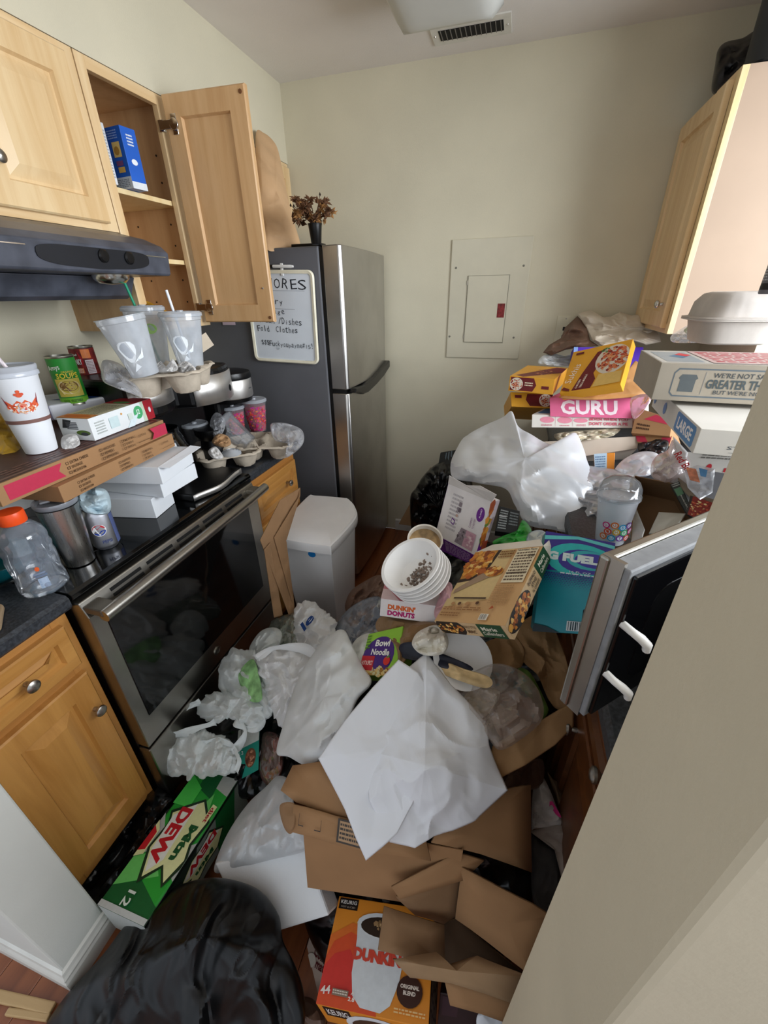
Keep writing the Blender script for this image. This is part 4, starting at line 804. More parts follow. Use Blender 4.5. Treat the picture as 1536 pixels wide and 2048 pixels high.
# ---------------------------------------------------------------- inside the open cabinet
zs=1.857
p=at(282,380,z=zs); M=Matrix.Translation((p.x,p.y-.03,zs))@Matrix.Rotation(-.12,4,'Z')@Matrix.Translation((-.115,0,0))
p0=at(221,267,x=.12)
carton('cracker_box','blue cracker box with yellow pictures on the upper cabinet shelf','food box',(M,np.array((.115,.055,.158))),mat('blue_box','#1f5fc4',.4,var=.06),{'front':[('r',0,0,1,.2,'#c9d3dd'),('lines',.05,.03,.9,.17,5,'#7f8894'),('r',.02,.25,.42,.62,'#e3e3d8'),('lines',.05,.28,.4,.6,9,'#8c8a80'),('r',.56,.52,.86,.76,'#e7c979'),('e',.7,.62,.1,.07,'#b98a3a'),('r',.60,.27,.86,.36,'#e0b35a'),('r',.58,.38,.84,.46,'#7a4a78'),('e',.16,.86,.1,.07,'#d9dde2'),('lines',.4,.8,.85,.95,4,'#8fb0e6')],'right':[('r',0,0,1,.12,'#dfe5ea'),('e',.5,.45,.2,.05,'#e8eef4'),('lines',.3,.7,.7,.9,4,'#dfe8f4')]})
p=at(238,371,z=zs); M=Matrix.Translation((p.x,p.y-.034,zs))@Matrix.Rotation(-.1,4,'Z')@Matrix.Translation((-.13,0,0))
carton('pasta_box','white food carton beside the blue cracker box','food box',(M,np.array((.13,.03,.15))),mat('carton_white','#d5d9de',.45),{'right':[('lines',.1,.1,.9,.9,16,'#9aa0a8')],'front':[('lines',.1,.1,.9,.9,16,'#9aa0a8')]})
t=T('sauce_bottle','brown bottle with green cap behind the white carton','bottle',M=up(Vector((.17,.845,zs))))
MB().lathe([(.028,0),(.03,.004),(.03,.14),(.022,.165),(.014,.18),(.014,.2)],24).build('body',mat('brown_glass','#4a2c14',.15),t,smooth=True); MB().lathe([(.017,.2),(.017,.228),(0,.23)],20).build('cap',mat('green_cap','#27a06a',.4),t,smooth=True)
soft('snack_pouch','yellow and purple snack pouch on the lowest cabinet shelf','snack bag',[(282,604,1.46),(296,603,1.47),(322,616,1.48),(340,628,1.48),(342,652,1.47),(318,656,1.46),(286,650,1.45)],mat('pouch_foil','#d99a2c',.4,var=.7,scale=14),bulge=.025,amp=.008,seed=41)
# ---------------------------------------------------------------- on the fridge
M_bag=mat('kraft_bag','#c9a47c',.75,var=.06,scale=10,bump=.15,bscale=30)
soft('paper_bag','tall brown paper bag leaning on the wall cabinet over the fridge','paper bag',[(512,266,1.86),(528,266,1.9),(545,280,1.93),(556,300,1.93),(566,345,1.92),(577,400,1.88),(590,450,1.84),(600,494,1.8),(570,497,1.77),(535,499,1.74),(522,440,1.76),(514,350,1.8)],M_bag,bulge=.05,amp=.016,nf=6,fr=(2,5),seed=12,per=4,rnd=.7)
p=at(633,489,z=1.719); t=T('dried_flowers','dried brown flower bunch in a small black pot on the fridge','flowers',M=up(p))
MB().lathe([(.018,0),(.02,.002),(.027,.062),(.029,.07),(.025,.07),(.02,.06),(0,.06)],24).build('pot',M_blk,t,smooth=True)
rg=random.Random(5); md1=mat('dried_petal','#5f3f27',.9,var=.35,scale=40); md2=mat('dried_tan','#93693c',.9,var=.3,scale=40)
for k in range(30):
    a=rg.uniform(0,6.28); q=rg.uniform(.01,.085); z=.075+rg.uniform(.0,.07); e=Vector((math.cos(a)*q,math.sin(a)*q,z))
    st=MB().tube([(0,0,.06),(e.x*.5,e.y*.5,.07+z*.25),e],.0014,5).build('stem',md1,t)
    b=MB()
    for j in range(13):
        d=Vector((rg.gauss(0,1),rg.gauss(0,1),rg.gauss(.3,1))).normalized(); s=d.orthogonal().normalized()*.006; L=rg.uniform(.014,.03); w=d.cross(s).normalized()*.004
        b.add([e,e+d*L*.5+s+w,e+d*L,e+d*L*.5-s+w],[(0,1,2,3)])
    b.build('flower_head',md2 if k%3==0 else md1,st,thick=.0012,kind='stuff')
for k in range(7):
    a=rg.uniform(0,6.28); q=rg.uniform(.075,.1); z=.1+rg.uniform(0,.05); e=Vector((math.cos(a)*q,math.sin(a)*q,z)); st=MB().tube([(0,0,.06),(e.x*.5,e.y*.5,.1),e],.001,5).build('stem',md1,t)
    MB().lathe([(0,-.006),(.004,0),(0,.008)],8,Matrix.Translation(e)).build('seed_pod',mat('dark_pod','#2a1a12',.9),st)
# ---------------------------------------------------------------- bin
zt=.62; pts=[(552,1064),(565,1079),(650,1093),(668,1088),(712,1038),(711,1015),(699,1000),(690,997),(630,992),(612,996)]
ring=[Vector(at(u,v,z=zt)) for u,v in pts]; c=sum(ring,Vector())/len(ring); ring=spline(ring,5); t=T('trash_bin','white plastic kitchen bin with closed lid beside the fridge','trash bin',(c.x,c.y,0))
loc=[p-Vector((c.x,c.y,0)) for p in ring]
def rs(s,z,dx=0,dy=0): return [Vector((p.x*s+dx,p.y*s+dy,z)) for p in loc]
MB().loft([rs(.70,.0),rs(.72,.01),rs(.91,.585),rs(.95,.587),rs(.95,.60)]).build('body',M_bin,t,smooth=True)
MB().loft([rs(.97,.578),rs(1.0,.582),rs(1.0,.612),rs(.985,.622),rs(.95,.624),rs(.93,.630),rs(.6,.634)]).build('lid',M_bin,t,smooth=50)
e0,e1=at(565,1079,z=zt),at(650,1093,z=zt); q=at(618,1088,z=zt)-Vector((c.x,c.y,0)); q=Vector((q.x*.912,q.y*.912,.556)); nrm=Vector(((e1-e0).y,-(e1-e0).x,0)).normalized()
if nrm.dot(q)<0: nrm=-nrm
MB().lathe([(.018,0),(.017,.0012),(0,.0012)],20,MX(q+nrm*.003,Vector((0,0,1)).cross(nrm),z=nrm)@Matrix.Scale(.85,4,(0,1,0))).build('sticker',mat('blue_sticker','#1d7fc9',.4),t)
for k,(ol,lb) in enumerate((([(520,1080,1.5),(560,1000,1.62),(600,975,1.7),(600,990,1.68),(548,1075,1.55),(590,1225,1.62),(578,1230,1.6)],'flattened brown cardboard leaning on the cabinet behind the bin'),([(528,1100,1.5),(540,1085,1.52),(565,1230,1.6),(548,1235,1.58)],'narrow strip of brown cardboard wedged between range and bin'))):
    soft('cardboard_sheet',lb,'cardboard',ol,M_cardd,bulge=0,back=False,amp=.008,fr=(3,8),seed=50+k,sharp=True,thick=.004,per=4)
# ---------------------------------------------------------------- right counter
def qbox(name,label,cat,q,depth,m,art=None,back=None,group=None,bevel=.0015,part='printed_panel',dirv=None,top_art=None,right_art=None,open_=None):
    """box from its front face BL,BR,TR,TL given as (u,v,d), going back by depth"""
    P=[at(u,v,d=d) for u,v,d in q]
    pn=(P[2]-P[0]).cross(P[3]-P[0]); rv=Vector(ray(*q[1][:2])); td=(P[0]-Vector(CC)).dot(pn)/(rv.dot(pn) or 1e-9)
    if .75<td/q[1][2]<1.33: P[1]=at(q[1][0],q[1][1],d=td)     # keep the face flat
    n=((P[1]-P[0]).cross(P[3]-P[0])).normalized()
    if n.dot(P[0]-Vector(CC))>0: n=-n
    dv=-n if dirv is None else Vector(dirv).normalized(); c=sum(P,Vector())/4
    M=MX(c,(P[1]-P[0]),(P[3]-P[0])); Mi=M.inverted(); Pl=[Mi@p for p in P]; dl=M.to_3x3().inverted()@dv
    Ql=[p+dl*depth for p in Pl]; b=MB(); F=[(0,1,2,3),(5,4,7,6),(1,5,6,2),(4,0,3,7),(3,2,6,7),(4,5,1,0)]
    if open_: F=[f for i,f in enumerate(F) if i not in open_]
    b.add(Pl+Ql,F)
    o=b.build(name,m,None,M,bevel=0 if open_ else bevel,thick=.003 if open_ else 0,label=label,cat=cat,group=group)
    nl=Vector((0,0,1))
    a=MB()
    for A,(p0,p1,p2,p3) in ((art,(Pl[0],Pl[1],Pl[2],Pl[3])),(right_art,(Pl[1],Ql[1],Ql[2],Pl[2])),(top_art,(Pl[3],Pl[2],Ql[2],Ql[3]))):
        if not A: continue
        W_=(p1-p0).length; H_=(p3-p0).length; nn=(p1-p0).cross(p3-p0).normalized()
        draw(a,A,W_,H_,lambda u,v,l:(p0.lerp(p1,u/W_)).lerp(p3.lerp(p2,u/W_),v/H_)+nn*(EPS*l+.0003))
    if a.v: a.build(part,ink(),o,kind='stuff')
    return o
WHT='#f2f2f2'; BLU='#2f7fb8'; DK='#5d6468'
M_dom=mat('pizza_card_white','#d8d4cd',.6,var=.04,scale=10); M_greige=mat('bread_box_card','#a39a8c',.75,var=.06,scale=9)
p=at(1402,857,z=1.30); M=Matrix.Translation((p.x,p.y,1.25))@Matrix.Rotation(-.06,4,'Z')
carton('pizza_box','white pizza box with blue LARGE panel under the bread box','pizza box',(M,np.array((.4,.40,.05))),M_dom,{
 'left':[('p',[(.60,.16),(.62,.08),(.94,.08),(.955,.2),(.955,.8),(.94,.92),(.62,.92),(.60,.84)],BLU),('t','LARGE',.778,.5,.5,WHT,0,.27,.03),('e',.33,.5,.035,.28,BLU),('e',.06,.5,.03,.25,BLU)],
 'front':[('t',"WHAT'S BETTER THAN",.48,.57,.28,BLU,0,.62,.03),('t','START COLLECTING POINTS',.46,.33,.14,'#6a7075',0,.66,.01),('r',.16,.80,.9,.815,'#8a8f92'),('r',.14,.14,.9,.155,'#8a8f92')],
 'top':[('p',[(.35,.02),(.98,.02),(.98,.3),(.45,.3)],'#e4e6ea'),('lines',.5,.06,.95,.25,4,'#9aa7c4')]},group='pizza boxes on the right counter')
BR_=([2.084,0.8006,1.3314],[[0.9989,-0.0465,0],[0.0465,0.9989,0]],[0.2642,0.2672,0.0918])
o=carton('bread_box','greige bread box with slogan print under the foam clamshell','food box',pose(BR_,.885,(.30,.235,.081),(.030,.01,-.004)),M_greige,{
 'front':[('p',[(.10,.22),(.125,.12),(.97,.12),(.97,.88),(.125,.88),(.10,.76)],'#66717a'),('p',[(.108,.24),(.13,.16),(.965,.16),(.965,.84),(.13,.84),(.108,.74)],'#a79e90'),('p',[(.15,.26),(.25,.26),(.25,.58),(.262,.62),(.245,.72),(.155,.72),(.138,.62),(.15,.58)],DK),('r',.30,.2,.303,.8,'#7b8288'),('t',"WE'RE NOT SAYING IT'S",.60,.72,.13,'#4b5156',0,.5,.01),('t','GREATER THAN PIZZA',.62,.49,.24,'#4d585d',0,.60,.03),('t',"BUT WE'RE NOT NOT",.59,.28,.11,'#4b5156',0,.42,.01)],
 'top':[('r',.01,.02,.99,.98,'#b9b6b0'),('r',.05,.1,.30,.85,'#8f979c'),('p',[(.13,.5),(.2,.36),(.27,.5),(.2,.64)],'#3f6f8e'),('p',[(.19,.62),(.25,.5),(.31,.62),(.25,.76)],'#c8303c'),('r',.34,.05,.98,.95,'#c9aaa6'),('lines',.38,.1,.95,.9,7,'#b03a46')]})
# foam clamshell
p=at(1462,690,z=1.388); p.z=1.388; t=T('foam_clamshell','closed pale grey foam takeout clamshell on the bread box','takeout box',M=up(p+Vector((.01,.08,0)),.05))
def rsq(s,z,r=.3,fl=0,n=48):
    P=[]
    for k in range(n):
        a=2*math.pi*k/n; c,s_=math.cos(a),math.sin(a); q=1/((abs(c)**4+abs(s_)**4)**.25); w=s*q*(1+fl*math.cos(a*20))
        P.append(Vector((w*c,w*s_,z)))
    return P
MB().loft([rsq(.080,0),rsq(.086,.004),rsq(.098,.060,fl=.008),rsq(.116,.064),rsq(.116,.068)]).build('base_half',mat('pulp_foam','#bfb7b0',.6,bump=.06,bscale=150),t,smooth=True)
MB().loft([rsq(.116,.0685),rsq(.116,.072),rsq(.100,.074,fl=.010),rsq(.094,.112,fl=.022),rsq(.078,.134,fl=.016),rsq(.062,.139),rsq(.056,.133),rsq(.02,.133)]).build('lid_half',MATS['pulp_foam'],t,smooth=True)
p=at(1531,588,d=1.08); t=T('food_tin','grey labelled tin on top of the foam clamshell','can',M=up(p+Vector((.012,.0,-.0)),FACE(p)))
MB().lathe([(.026,0),(.028,.003),(.028,.10),(.026,.105),(0,.105)],32).build('body',mat('grey_label','#6c6c70',.45),t,smooth=True); wrap(.028,.0,.10,None,[('r',0,.1,1,.25,'#1e1e22'),('lines',.1,.3,.9,.95,10,'#b9bcc0')],t)
# boxes under the LARGE box
def under(name,lb,q,dep,m,art=None,**k): return qbox(name,lb,'box',q,dep,m,art,**k)
under('food_box','white box with a small red dot under the LARGE pizza box',[(1330,965,1.06),(1500,975,1.0),(1520,912,1.0),(1372,903,1.06)],.3,M_dom,[('e',.42,.5,.04,.16,'#c2303a'),('r',.62,.42,.95,.55,'#c2303a'),('lines',.25,.8,.8,.97,2,'#7d7a74')])
under('food_box','pale box with a barcode in clear wrap above the microwave door',[(1392,1010,.98),(1500,1030,.92),(1510,955,.94),(1410,940,1.0)],.16,mat('grey_card','#a3a5ad',.6),[('r',.42,.1,.99,.75,'#dfe2e6'),('bars',.5,.18,.95,.65,10,'#2b3350',1)])
soft('plastic_wrap','clear plastic bag over the barcode box with an orange label','plastic wrap',[(1368,940,1.0),(1395,930,1.0),(1430,938,.97),(1425,985,.95),(1400,1000,.95),(1375,975,.98)],M_crinkle,bulge=.005,amp=.006,fr=(12,30),seed=61,sharp=True)
MB().add([at(1372,935,d=.965),at(1392,938,d=.955),at(1400,965,d=.935),at(1380,960,d=.945)],[(0,1,2,3)]).build('label_scrap',mat('orange_scrap','#d98a6a',.6,var=.4,scale=50),thick=.001,label='orange printed scrap on the clear plastic bag',cat='scrap')
MB().add([at(1398,936,d=.95),at(1415,940,d=.94),at(1412,954,d=.935),at(1401,952,d=.94)],[(0,1,2,3)]).build('label_scrap',mat('blue_scrap','#5f95c8',.6),thick=.001,label='light blue scrap next to the orange scrap on the clear bag',cat='scrap')
soft('paper_plate','bent brown paper plate edge beside the torn brown carton','plate',[(1356,955,1.05),(1372,968,1.02),(1390,990,.98),(1420,1003,.95),(1460,1008,.92),(1455,1014,.92),(1415,1012,.95),(1385,1000,.98),(1362,975,1.02)],mat('plate_brown','#8b7d6a',.6,var=.2,scale=20),bulge=.008,amp=.002,seed=62)
qbox('pizza_carton','small frozen pizza carton with pepperoni picture above the microwave','food box',[(1372,1028,.96),(1398,1040,.93),(1438,1010,.92),(1380,990,.97)],.02,mat('pz_dark','#3a2f2a',.5),[('r',.12,.02,1,1,'#8f2f28'),('bits',.55,.5,.45,.45,['#c9543a','#e9cf96','#7c1f20','#d88a52'],60,.06)])
qbox('snack_carton','narrow dark carton with green print leaning over the brown carton','food box',[(1372,1026,1.0),(1384,1018,.99),(1358,962,1.03),(1340,968,1.04)],.025,mat('dark_card','#3d403b',.5),[('r',.1,.55,.9,.8,'#5f8a68'),('t','Supreme',.5,.3,.3,'#e8e4d8',90,.5),('lines',.1,.85,.9,.98,2,'#b9b7ae')])
# torn brown carton, open to the front
o=qbox('torn_carton','torn open brown cardboard box behind the microwave door','box',[(1262,1080,1.04),(1395,1050,.97),(1350,968,1.04),(1270,952,1.10)],.10,M_cardd,open_=(0,))
e=MB(); rg=random.Random(3)
pts=[at(1262+rg.uniform(-2,2)+ (k*.3),1078-k*12.4,d=1.10+k*.008) for k in range(11)]
e.tube(pts,[.004*rg.uniform(.6,1.6) for _ in pts],6); M0=o.matrix_basis.inverted(); e.v=[tuple(M0@Vector(v)) for v in e.v]; e.build('torn_edge',mat('torn_paper','#cfc3b2',.9,var=.2,scale=60),o)
soft('cardboard_flap','grey white cardboard flap sticking up from the torn carton','cardboard',[(1318,1025,1.02),(1372,1028,.97),(1345,1062,.95),(1298,1068,.98)],mat('grey_board','#b9b3a6',.8),bulge=0,back=False,amp=.004,seed=63,sharp=True,thick=.003)
soft('cardboard_flap','white torn carton edge between the cup and the torn carton','cardboard',[(1262,1010,1.12),(1268,1005,1.12),(1290,1060,1.03),(1285,1075,1.02),(1262,1085,1.04),(1255,1040,1.08)],mat('white_torn','#cfcbc4',.8),bulge=.006,amp=.006,seed=64,sharp=True)
soft('produce_bag','translucent pinkish plastic bag hanging under the LARGE pizza box','plastic bag',[(1345,880,1.10),(1362,895,1.08),(1378,912,1.06),(1380,935,1.05),(1362,952,1.05),(1335,968,1.06),(1305,955,1.09),(1302,930,1.11),(1315,910,1.12),(1335,900,1.12)],film('pinkish_film','#dfcfcd',.3,.45,.5,.25,.4,30),bulge=.035,amp=.015,fr=(10,25),seed=65)
soft('can_wrap','white torn can wrapper with red lettering in the produce bag','wrapper',[(1346,872,1.09),(1376,905,1.05),(1368,945,1.04),(1352,920,1.06)],mat('wrapper_white','#e6e2e2',.5),bulge=.004,amp=.003,seed=66,sharp=True)
b=MB(); o0=at(1350,918,d=1.043); M=MX(o0,at(1372,952,d=1.022)-o0,at(1366,902,d=1.036)-o0); draw(b,[('t','Red Bull',.3,.5,.8,'#c0272d',0,1.0,.02)],.06,.022,lambda u,v,l:M@Vector((u,v,.002))); b.build('wrapper_lettering',ink(),bpy.data.objects['can_wrap'])
soft('plastic_bag','crumpled white plastic bag behind the torn carton','plastic bag',[(1222,960,1.45),(1240,925,1.5),(1275,905,1.5),(1310,905,1.45),(1325,925,1.4),(1300,950,1.38),(1270,958,1.4),(1262,1000,1.35),(1235,1010,1.38)],film('white_film','#e9e9ee',.12,.4,.35,.3,.3,25),bulge=.06,amp=.02,fr=(8,20),seed=67)
soft('dark_wrapper','black and grey wrapper in the gap beside the red pizza box','wrapper',[(1278,880,1.6),(1300,872,1.6),(1335,880,1.5),(1330,905,1.45),(1300,912,1.48),(1278,905,1.55)],mat('dark_foil','#25262a',.3,var=.6,scale=15),bulge=.03,amp=.012,fr=(12,30),seed=68)
qbox('pizza_box','brown pizza box with red ribbon corner right of the pink box','pizza box',[(1262,866,1.58),(1340,873,1.50),(1346,838,1.50),(1275,815,1.60)],.2,M_card,[('p',[(.25,.62),(.55,.95),(1,.8),(1,.62)],RIB),('lines',.1,.15,.45,.45,2,TX)],group='pizza boxes on the right counter')
qbox('pizza_box','brown pizza box with red corner lowest beside the white torn bag','pizza box',[(1275,885,1.57),(1338,892,1.49),(1344,872,1.49),(1270,866,1.59)],.2,M_card,[('p',[(.0,.1),(.35,.1),(.25,.9),(0,.9)],RIB),('r',.75,.1,1,.9,RIB)],group='pizza boxes on the right counter')
# GURU stack
qbox('flat_carton','pink carton with GURU lettering on the white pie slogan box','box',[(1100,833,1.71),(1263,837,1.62),(1262,796,1.63),(1099,795,1.72)],.2,mat('pink_card','#d8668f',.5,var=.05,scale=8),[('t','GURU',.49,.5,.74,'#f3e6ec',0,.70,.035)],dirv=(.42,.9,.02),right_art=[('r',0,0,1,1,'#dd93b0')])
qbox('pizza_box','white pizza box with pink slogan about a pie below the GURU carton','pizza box',[(1063,855,1.73),(1265,856,1.63),(1265,836,1.635),(1064,829,1.735)],.3,M_dom,[('e',.16,.62,.075,.25,'#d9899c'),('e',.34,.62,.075,.27,'#d9899c'),('e',.50,.62,.07,.2,'#d9899c'),('r',.245,.1,.248,.9,'#c9a0aa'),('r',.42,.1,.423,.9,'#c9a0aa'),('lines',.1,.12,.22,.3,2,'#c26d80'),('lines',.29,.12,.39,.22,1,'#c26d80'),('lines',.46,.12,.56,.3,2,'#c26d80'),('t','#EVEN WHEN YOU',.77,.76,.27,'#c9506a',0,.37,.03),('t',"DON'T ORDER A PIE",.77,.36,.30,'#c9506a',0,.37,.03)],group='pizza boxes on the right counter',dirv=(.40,.9,.0),top_art=[('r',.03,.1,.16,.5,BLU)])
qbox('flat_carton','plain pale carton below the pie slogan box','box',[(1080,925,1.66),(1275,897,1.58),(1279,872,1.58),(1070,884,1.68)],.2,mat('pale_card','#b9ab9c',.75,var=.05))
soft('plastic_wrap','clear wrapped snack pack between the pale carton and slogan box','plastic wrap',[(1110,868,1.70),(1150,862,1.70),(1200,858,1.68),(1240,856,1.66),(1225,872,1.62),(1180,880,1.62),(1140,886,1.64),(1115,880,1.68)],mat('snack_print','#b9b09a',.25,var=.6,scale=35),bulge=.02,amp=.012,fr=(15,35),seed=70)
YL='#e2a32b'; M_yel=mat('yellow_box','#e0a12c',.4,var=.04); MRN='#6e1d20'
Y1=([1.6806,1.0596,1.2594],[[0.9708,-0.24,0],[0.24,0.9708,0]],[0.1457,0.2526,0.0499])
food=['#b5432e','#d8794a','#8a2a20','#c95a38','#e0a070']
carton('frozen_dinner_box','upper yellow frozen dinner box in the stack of two by the back wall','food box',pose(Y1,1.24),M_yel,{'front':[('p',[(.03,.95),(.55,.95),(.62,.5),(.55,.08),(.03,.08)],MRN),('e',.17,.5,.15,.42,'#e6d9c8'),('bits',.17,.5,.13,.36,food,40,.02),('lines',.36,.4,.55,.7,2,'#f0dcc0'),('r',.74,.3,.9,.5,MRN)],'top':[('p',[(.3,0),(1,.5),(1,.9),(.75,.95),(.1,.1)],MRN),('bits',.6,.5,.2,.28,food,60,.03)]},group='yellow frozen dinner boxes')
qbox('frozen_dinner_box','lower yellow frozen dinner box in the stack of two by the back wall','food box',[(1023,813,1.83),(1104,817,1.80),(1106,786,1.80),(1021,784,1.83)],.25,M_yel,[('p',[(.40,.9),(1,.9),(1,.1),(.46,.1),(.36,.5)],MRN),('e',.83,.5,.15,.42,'#e6d9c8'),('bits',.83,.5,.12,.36,food,40,.02),('r',.1,.6,.26,.8,MRN)],group='yellow frozen dinner boxes')
Y3=([1.8995,1.2711,1.2612],[[0.8538,-0.4392,0.2795],[0.1949,0.7675,0.6107]],[0.2178,0.2207,0.04])
M,D=pose(Y3,1.02)
carton('frozen_dinner_box','yellow frozen dinner box with meat bowl picture leaning on the brown paper','food box',(M,D),M_yel,{'top':[('p',[(.22,.0),(.60,.0),(.62,.22),(.54,.38),(.62,.95),(.44,.95),(.24,.5)],MRN) if 0 else ('p',[(.20,.02),(.52,.02),(.56,.22),(.50,.36),(.62,.80),(.58,.90),(.46,.86),(.30,.40)],MRN),('e',.75,.62,.27,.33,'#ded2c2'),('bits',.76,.62,.23,.28,food,160,.032),('bits',.6,.86,.06,.05,['#3f6a35','#5f8a4a'],14,.02),('p',[(.55,.03),(.98,.05),(.97,.30),(.60,.30)],'#dfb868'),('t','Sukhis',.135,.42,.12,'#f6efe2',78,.44,.0),('t','CHICKEN',.29,.15,.035,'#f4e4d4',80,.2,.02),('t','TIKKA MASALA',.37,.20,.04,'#f4e4d4',80,.3,.02),('r',.08,.88,.22,.93,MRN),('p',[(.02,.06),(.17,.0),(.17,.05),(.05,.12)],MRN)]},group='yellow frozen dinner boxes')
qbox('purple_box','purple box behind the leaning yellow frozen dinner box','box',[(1143,750,1.86),(1284,752,1.80),(1287,694,1.80),(1148,694,1.86)],.06,mat('purple_card','#4c2aa8',.4),[('r',0,0,.06,1,'#7fa0d8')])
M_krb=film('kraft_crumple','#ac8a6a',0,.12,.08,.5,.35,18); M_krl=film('kraft_lit','#eadfce',0,.2,.08,.5,.3,18); M_krd=film('kraft_dark','#6f5343',0,.12,.1,.5,.35,18)  # light and dark kraft: sunlit and shaded paper of the crumpled bag
soft('paper_bag','crumpled brown paper bag side coloured dark for shade before the wall plate','paper bag',[(1086,705,2.0),(1098,690,2.0),(1122,676,2.02),(1130,655,2.04),(1155,632,2.05),(1172,650,2.0),(1180,680,1.92),(1198,692,1.88),(1160,694,1.9),(1130,700,1.94),(1103,711,1.96)],M_krd,bulge=.04,amp=.026,sharp=True,fr=(5,10),seed=71)
soft('paper_bag','crumpled brown paper bag top coloured light as sunlit against the tall wall cabinet','paper bag',[(1155,627,2.06),(1182,620,2.06),(1205,634,2.02),(1222,633,2.02),(1240,624,2.04),(1262,631,2.0),(1286,628,2.0),(1297,650,1.96),(1318,668,1.92),(1322,684,1.88),(1292,690,1.86),(1262,682,1.86),(1236,688,1.84),(1205,692,1.86),(1185,682,1.9),(1172,655,1.98)],M_krl,bulge=.06,amp=.04,nf=9,fr=(4,9),seed=73,smooth=18,sharp=True)
soft('paper_sack','torn orange brown paper sack in front of the purple box','paper bag',[(1118,795,1.66),(1160,782,1.66),(1205,778,1.64),(1245,770,1.66),(1262,735,1.74),(1272,722,1.76),(1290,740,1.72),(1305,765,1.66),(1298,790,1.60),(1250,796,1.6),(1180,800,1.62)],film('sack','#bd8a54',0,.15,.1,.5,.3,20),bulge=.03,amp=.007,fr=(5,12),seed=74)
soft('plastic_wrap','clear film draped over the edge of the pink carton','plastic wrap',[(1262,797,1.58),(1300,788,1.55),(1298,808,1.52),(1268,838,1.55)],film('pink_film','#e6b7cb',.35,.4,.6,.15,.4,30),bulge=.008,amp=.006,seed=75)
soft('receipt_bag','white plastic bag with blue scribble behind the yellow dinner boxes','plastic bag',[(1078,728,1.95),(1085,712,1.98),(1110,708,2.0),(1130,712,2.0),(1148,708,2.0),(1148,728,1.94),(1120,732,1.92)],film('receipt_white','#d9dde0',0,.2,.3,.4,.2,30),bulge=.02,amp=.01,fr=(12,30),seed=76)
soft('plastic_wrap','clear bag with green leaf between bread box and tall wall cabinet','plastic wrap',[(1342,672,1.5),(1362,658,1.5),(1388,646,1.45),(1405,655,1.4),(1405,682,1.35),(1375,686,1.38),(1345,684,1.45)],M_crinkle,bulge=.03,amp=.02,fr=(12,30),seed=77)
soft('lettuce_leaf','pale green leaf inside the clear bag by the tall wall cabinet','leaf',[(1368,660,1.46),(1385,650,1.44),(1402,655,1.42),(1395,668,1.4),(1375,668,1.43)],mat('leaf_green','#a9b87a',.6),bulge=.008,amp=.006,fr=(20,40),seed=78)
# top of the tall cabinet
soft('garbage_bag','black jar with glossy label shaped as a bag on top of the tall wall cabinet','plastic bag',[(1424,185,1.46),(1430,130,1.47),(1436,100,1.47),(1452,84,1.47),(1485,76,1.45),(1520,60,1.42),(1550,100,1.38),(1500,150,1.38),(1455,185,1.42)],mat('black_film','#0e0d10',.3,var=.4,scale=20),bulge=.06,amp=.015,fr=(6,16),seed=79)  # stands for a black jar, modelled as a crumpled bag
p=at(1556,120,z=2.146); t=T('black_canister','large black round canister on the tall wall cabinet','canister',M=up(p+Vector((.02,.05,0))))
MB().lathe([(.085,0),(.09,.005),(.09,.2),(.094,.202),(.094,.235),(.085,.24),(0,.24)],40).build('body',mat('canister','#22262a',.45),t,smooth=True)
MB().lathe([(.0905,.172),(.0915,.174),(.0915,.180),(.0905,.182)],40,cap=False).build('band',mat('grey_band','#56595e',.5),t)
# microwave
A=at(1198,1108,z=1.245); B_=at(1455,1005,z=1.245); dv=(B_-A); dv.z=0; dv.normalize()
dl=.47; hz=A+dv*dl; nrm=Vector((dv.y,-dv.x,0))           # inner face towards the camera
t=T('microwave','black and stainless microwave on the right counter with its door open','microwave',(hz.x,hz.y,.918))
I=Matrix.Translation((-hz.x,-hz.y,-.918))
MB().box((hz.x+.01,hz.y-.50,.935),(2.44,hz.y+.02,1.25)).build('body',M_blk,t,I,bevel=.006)
MB().box((hz.x+.005,hz.y-.48,.955),(hz.x+.012,hz.y-.13,1.235)).build('cavity',mat('cavity','#1b1b1c',.4),t,I)
for dy in (-.45,-.03):
    for xx in (.05,.3): MB().lathe([(.012,0),(.014,.018)],12,Matrix.Translation((hz.x+xx,hz.y+dy,.916))).build('foot',M_blk,t,I)
Dm=Matrix(((dv.x,0,nrm.x,A.x),(dv.y,0,nrm.y,A.y),(0,1,0,.972),(0,0,0,1)))   # x along door, y up, z = inner normal
w,h=dl,.273; tk=.040
d=MB().box((0,0,0),(w,h,.014)).build('door',M_steel,t,I@Dm,bevel=.003)
MB().box((.006,.004,.014),(w-.006,h-.004,tk)).build('door_frame',mat('door_silver','#86888c',.4,var=.1,scale=60),d,bevel=.002)
MB().box((.004,-.002,.003),(.010,h+.002,tk-.008)).build('edge_trim',M_nickel,d)
MB().box((.012,.010,tk-.001),(w-.01,h-.012,tk+.006)).build('inner_panel',mat('inner_black','#08080a',.12),d,bevel=.003)
MB().prism(rr(w-.13,h-.10,.03,5,.07,.05),'z',tk+.006,tk+.0066).build('window_recess',mat('window_mesh','#020203',.35),d)
for v0 in (.075,.165):
    b=MB(); 
    b.tube([(.016,v0+.022,tk+.004),(.016,v0+.020,tk+.018),(.022,v0+.014,tk+.028),(.03,v0+.004,tk+.034),(.032,v0-.006,tk+.034)],[.0055,.0055,.006,.006,.005],10); b.build('latch_hook',mat('latch_white','#e9e7e4',.35),d,smooth=True)
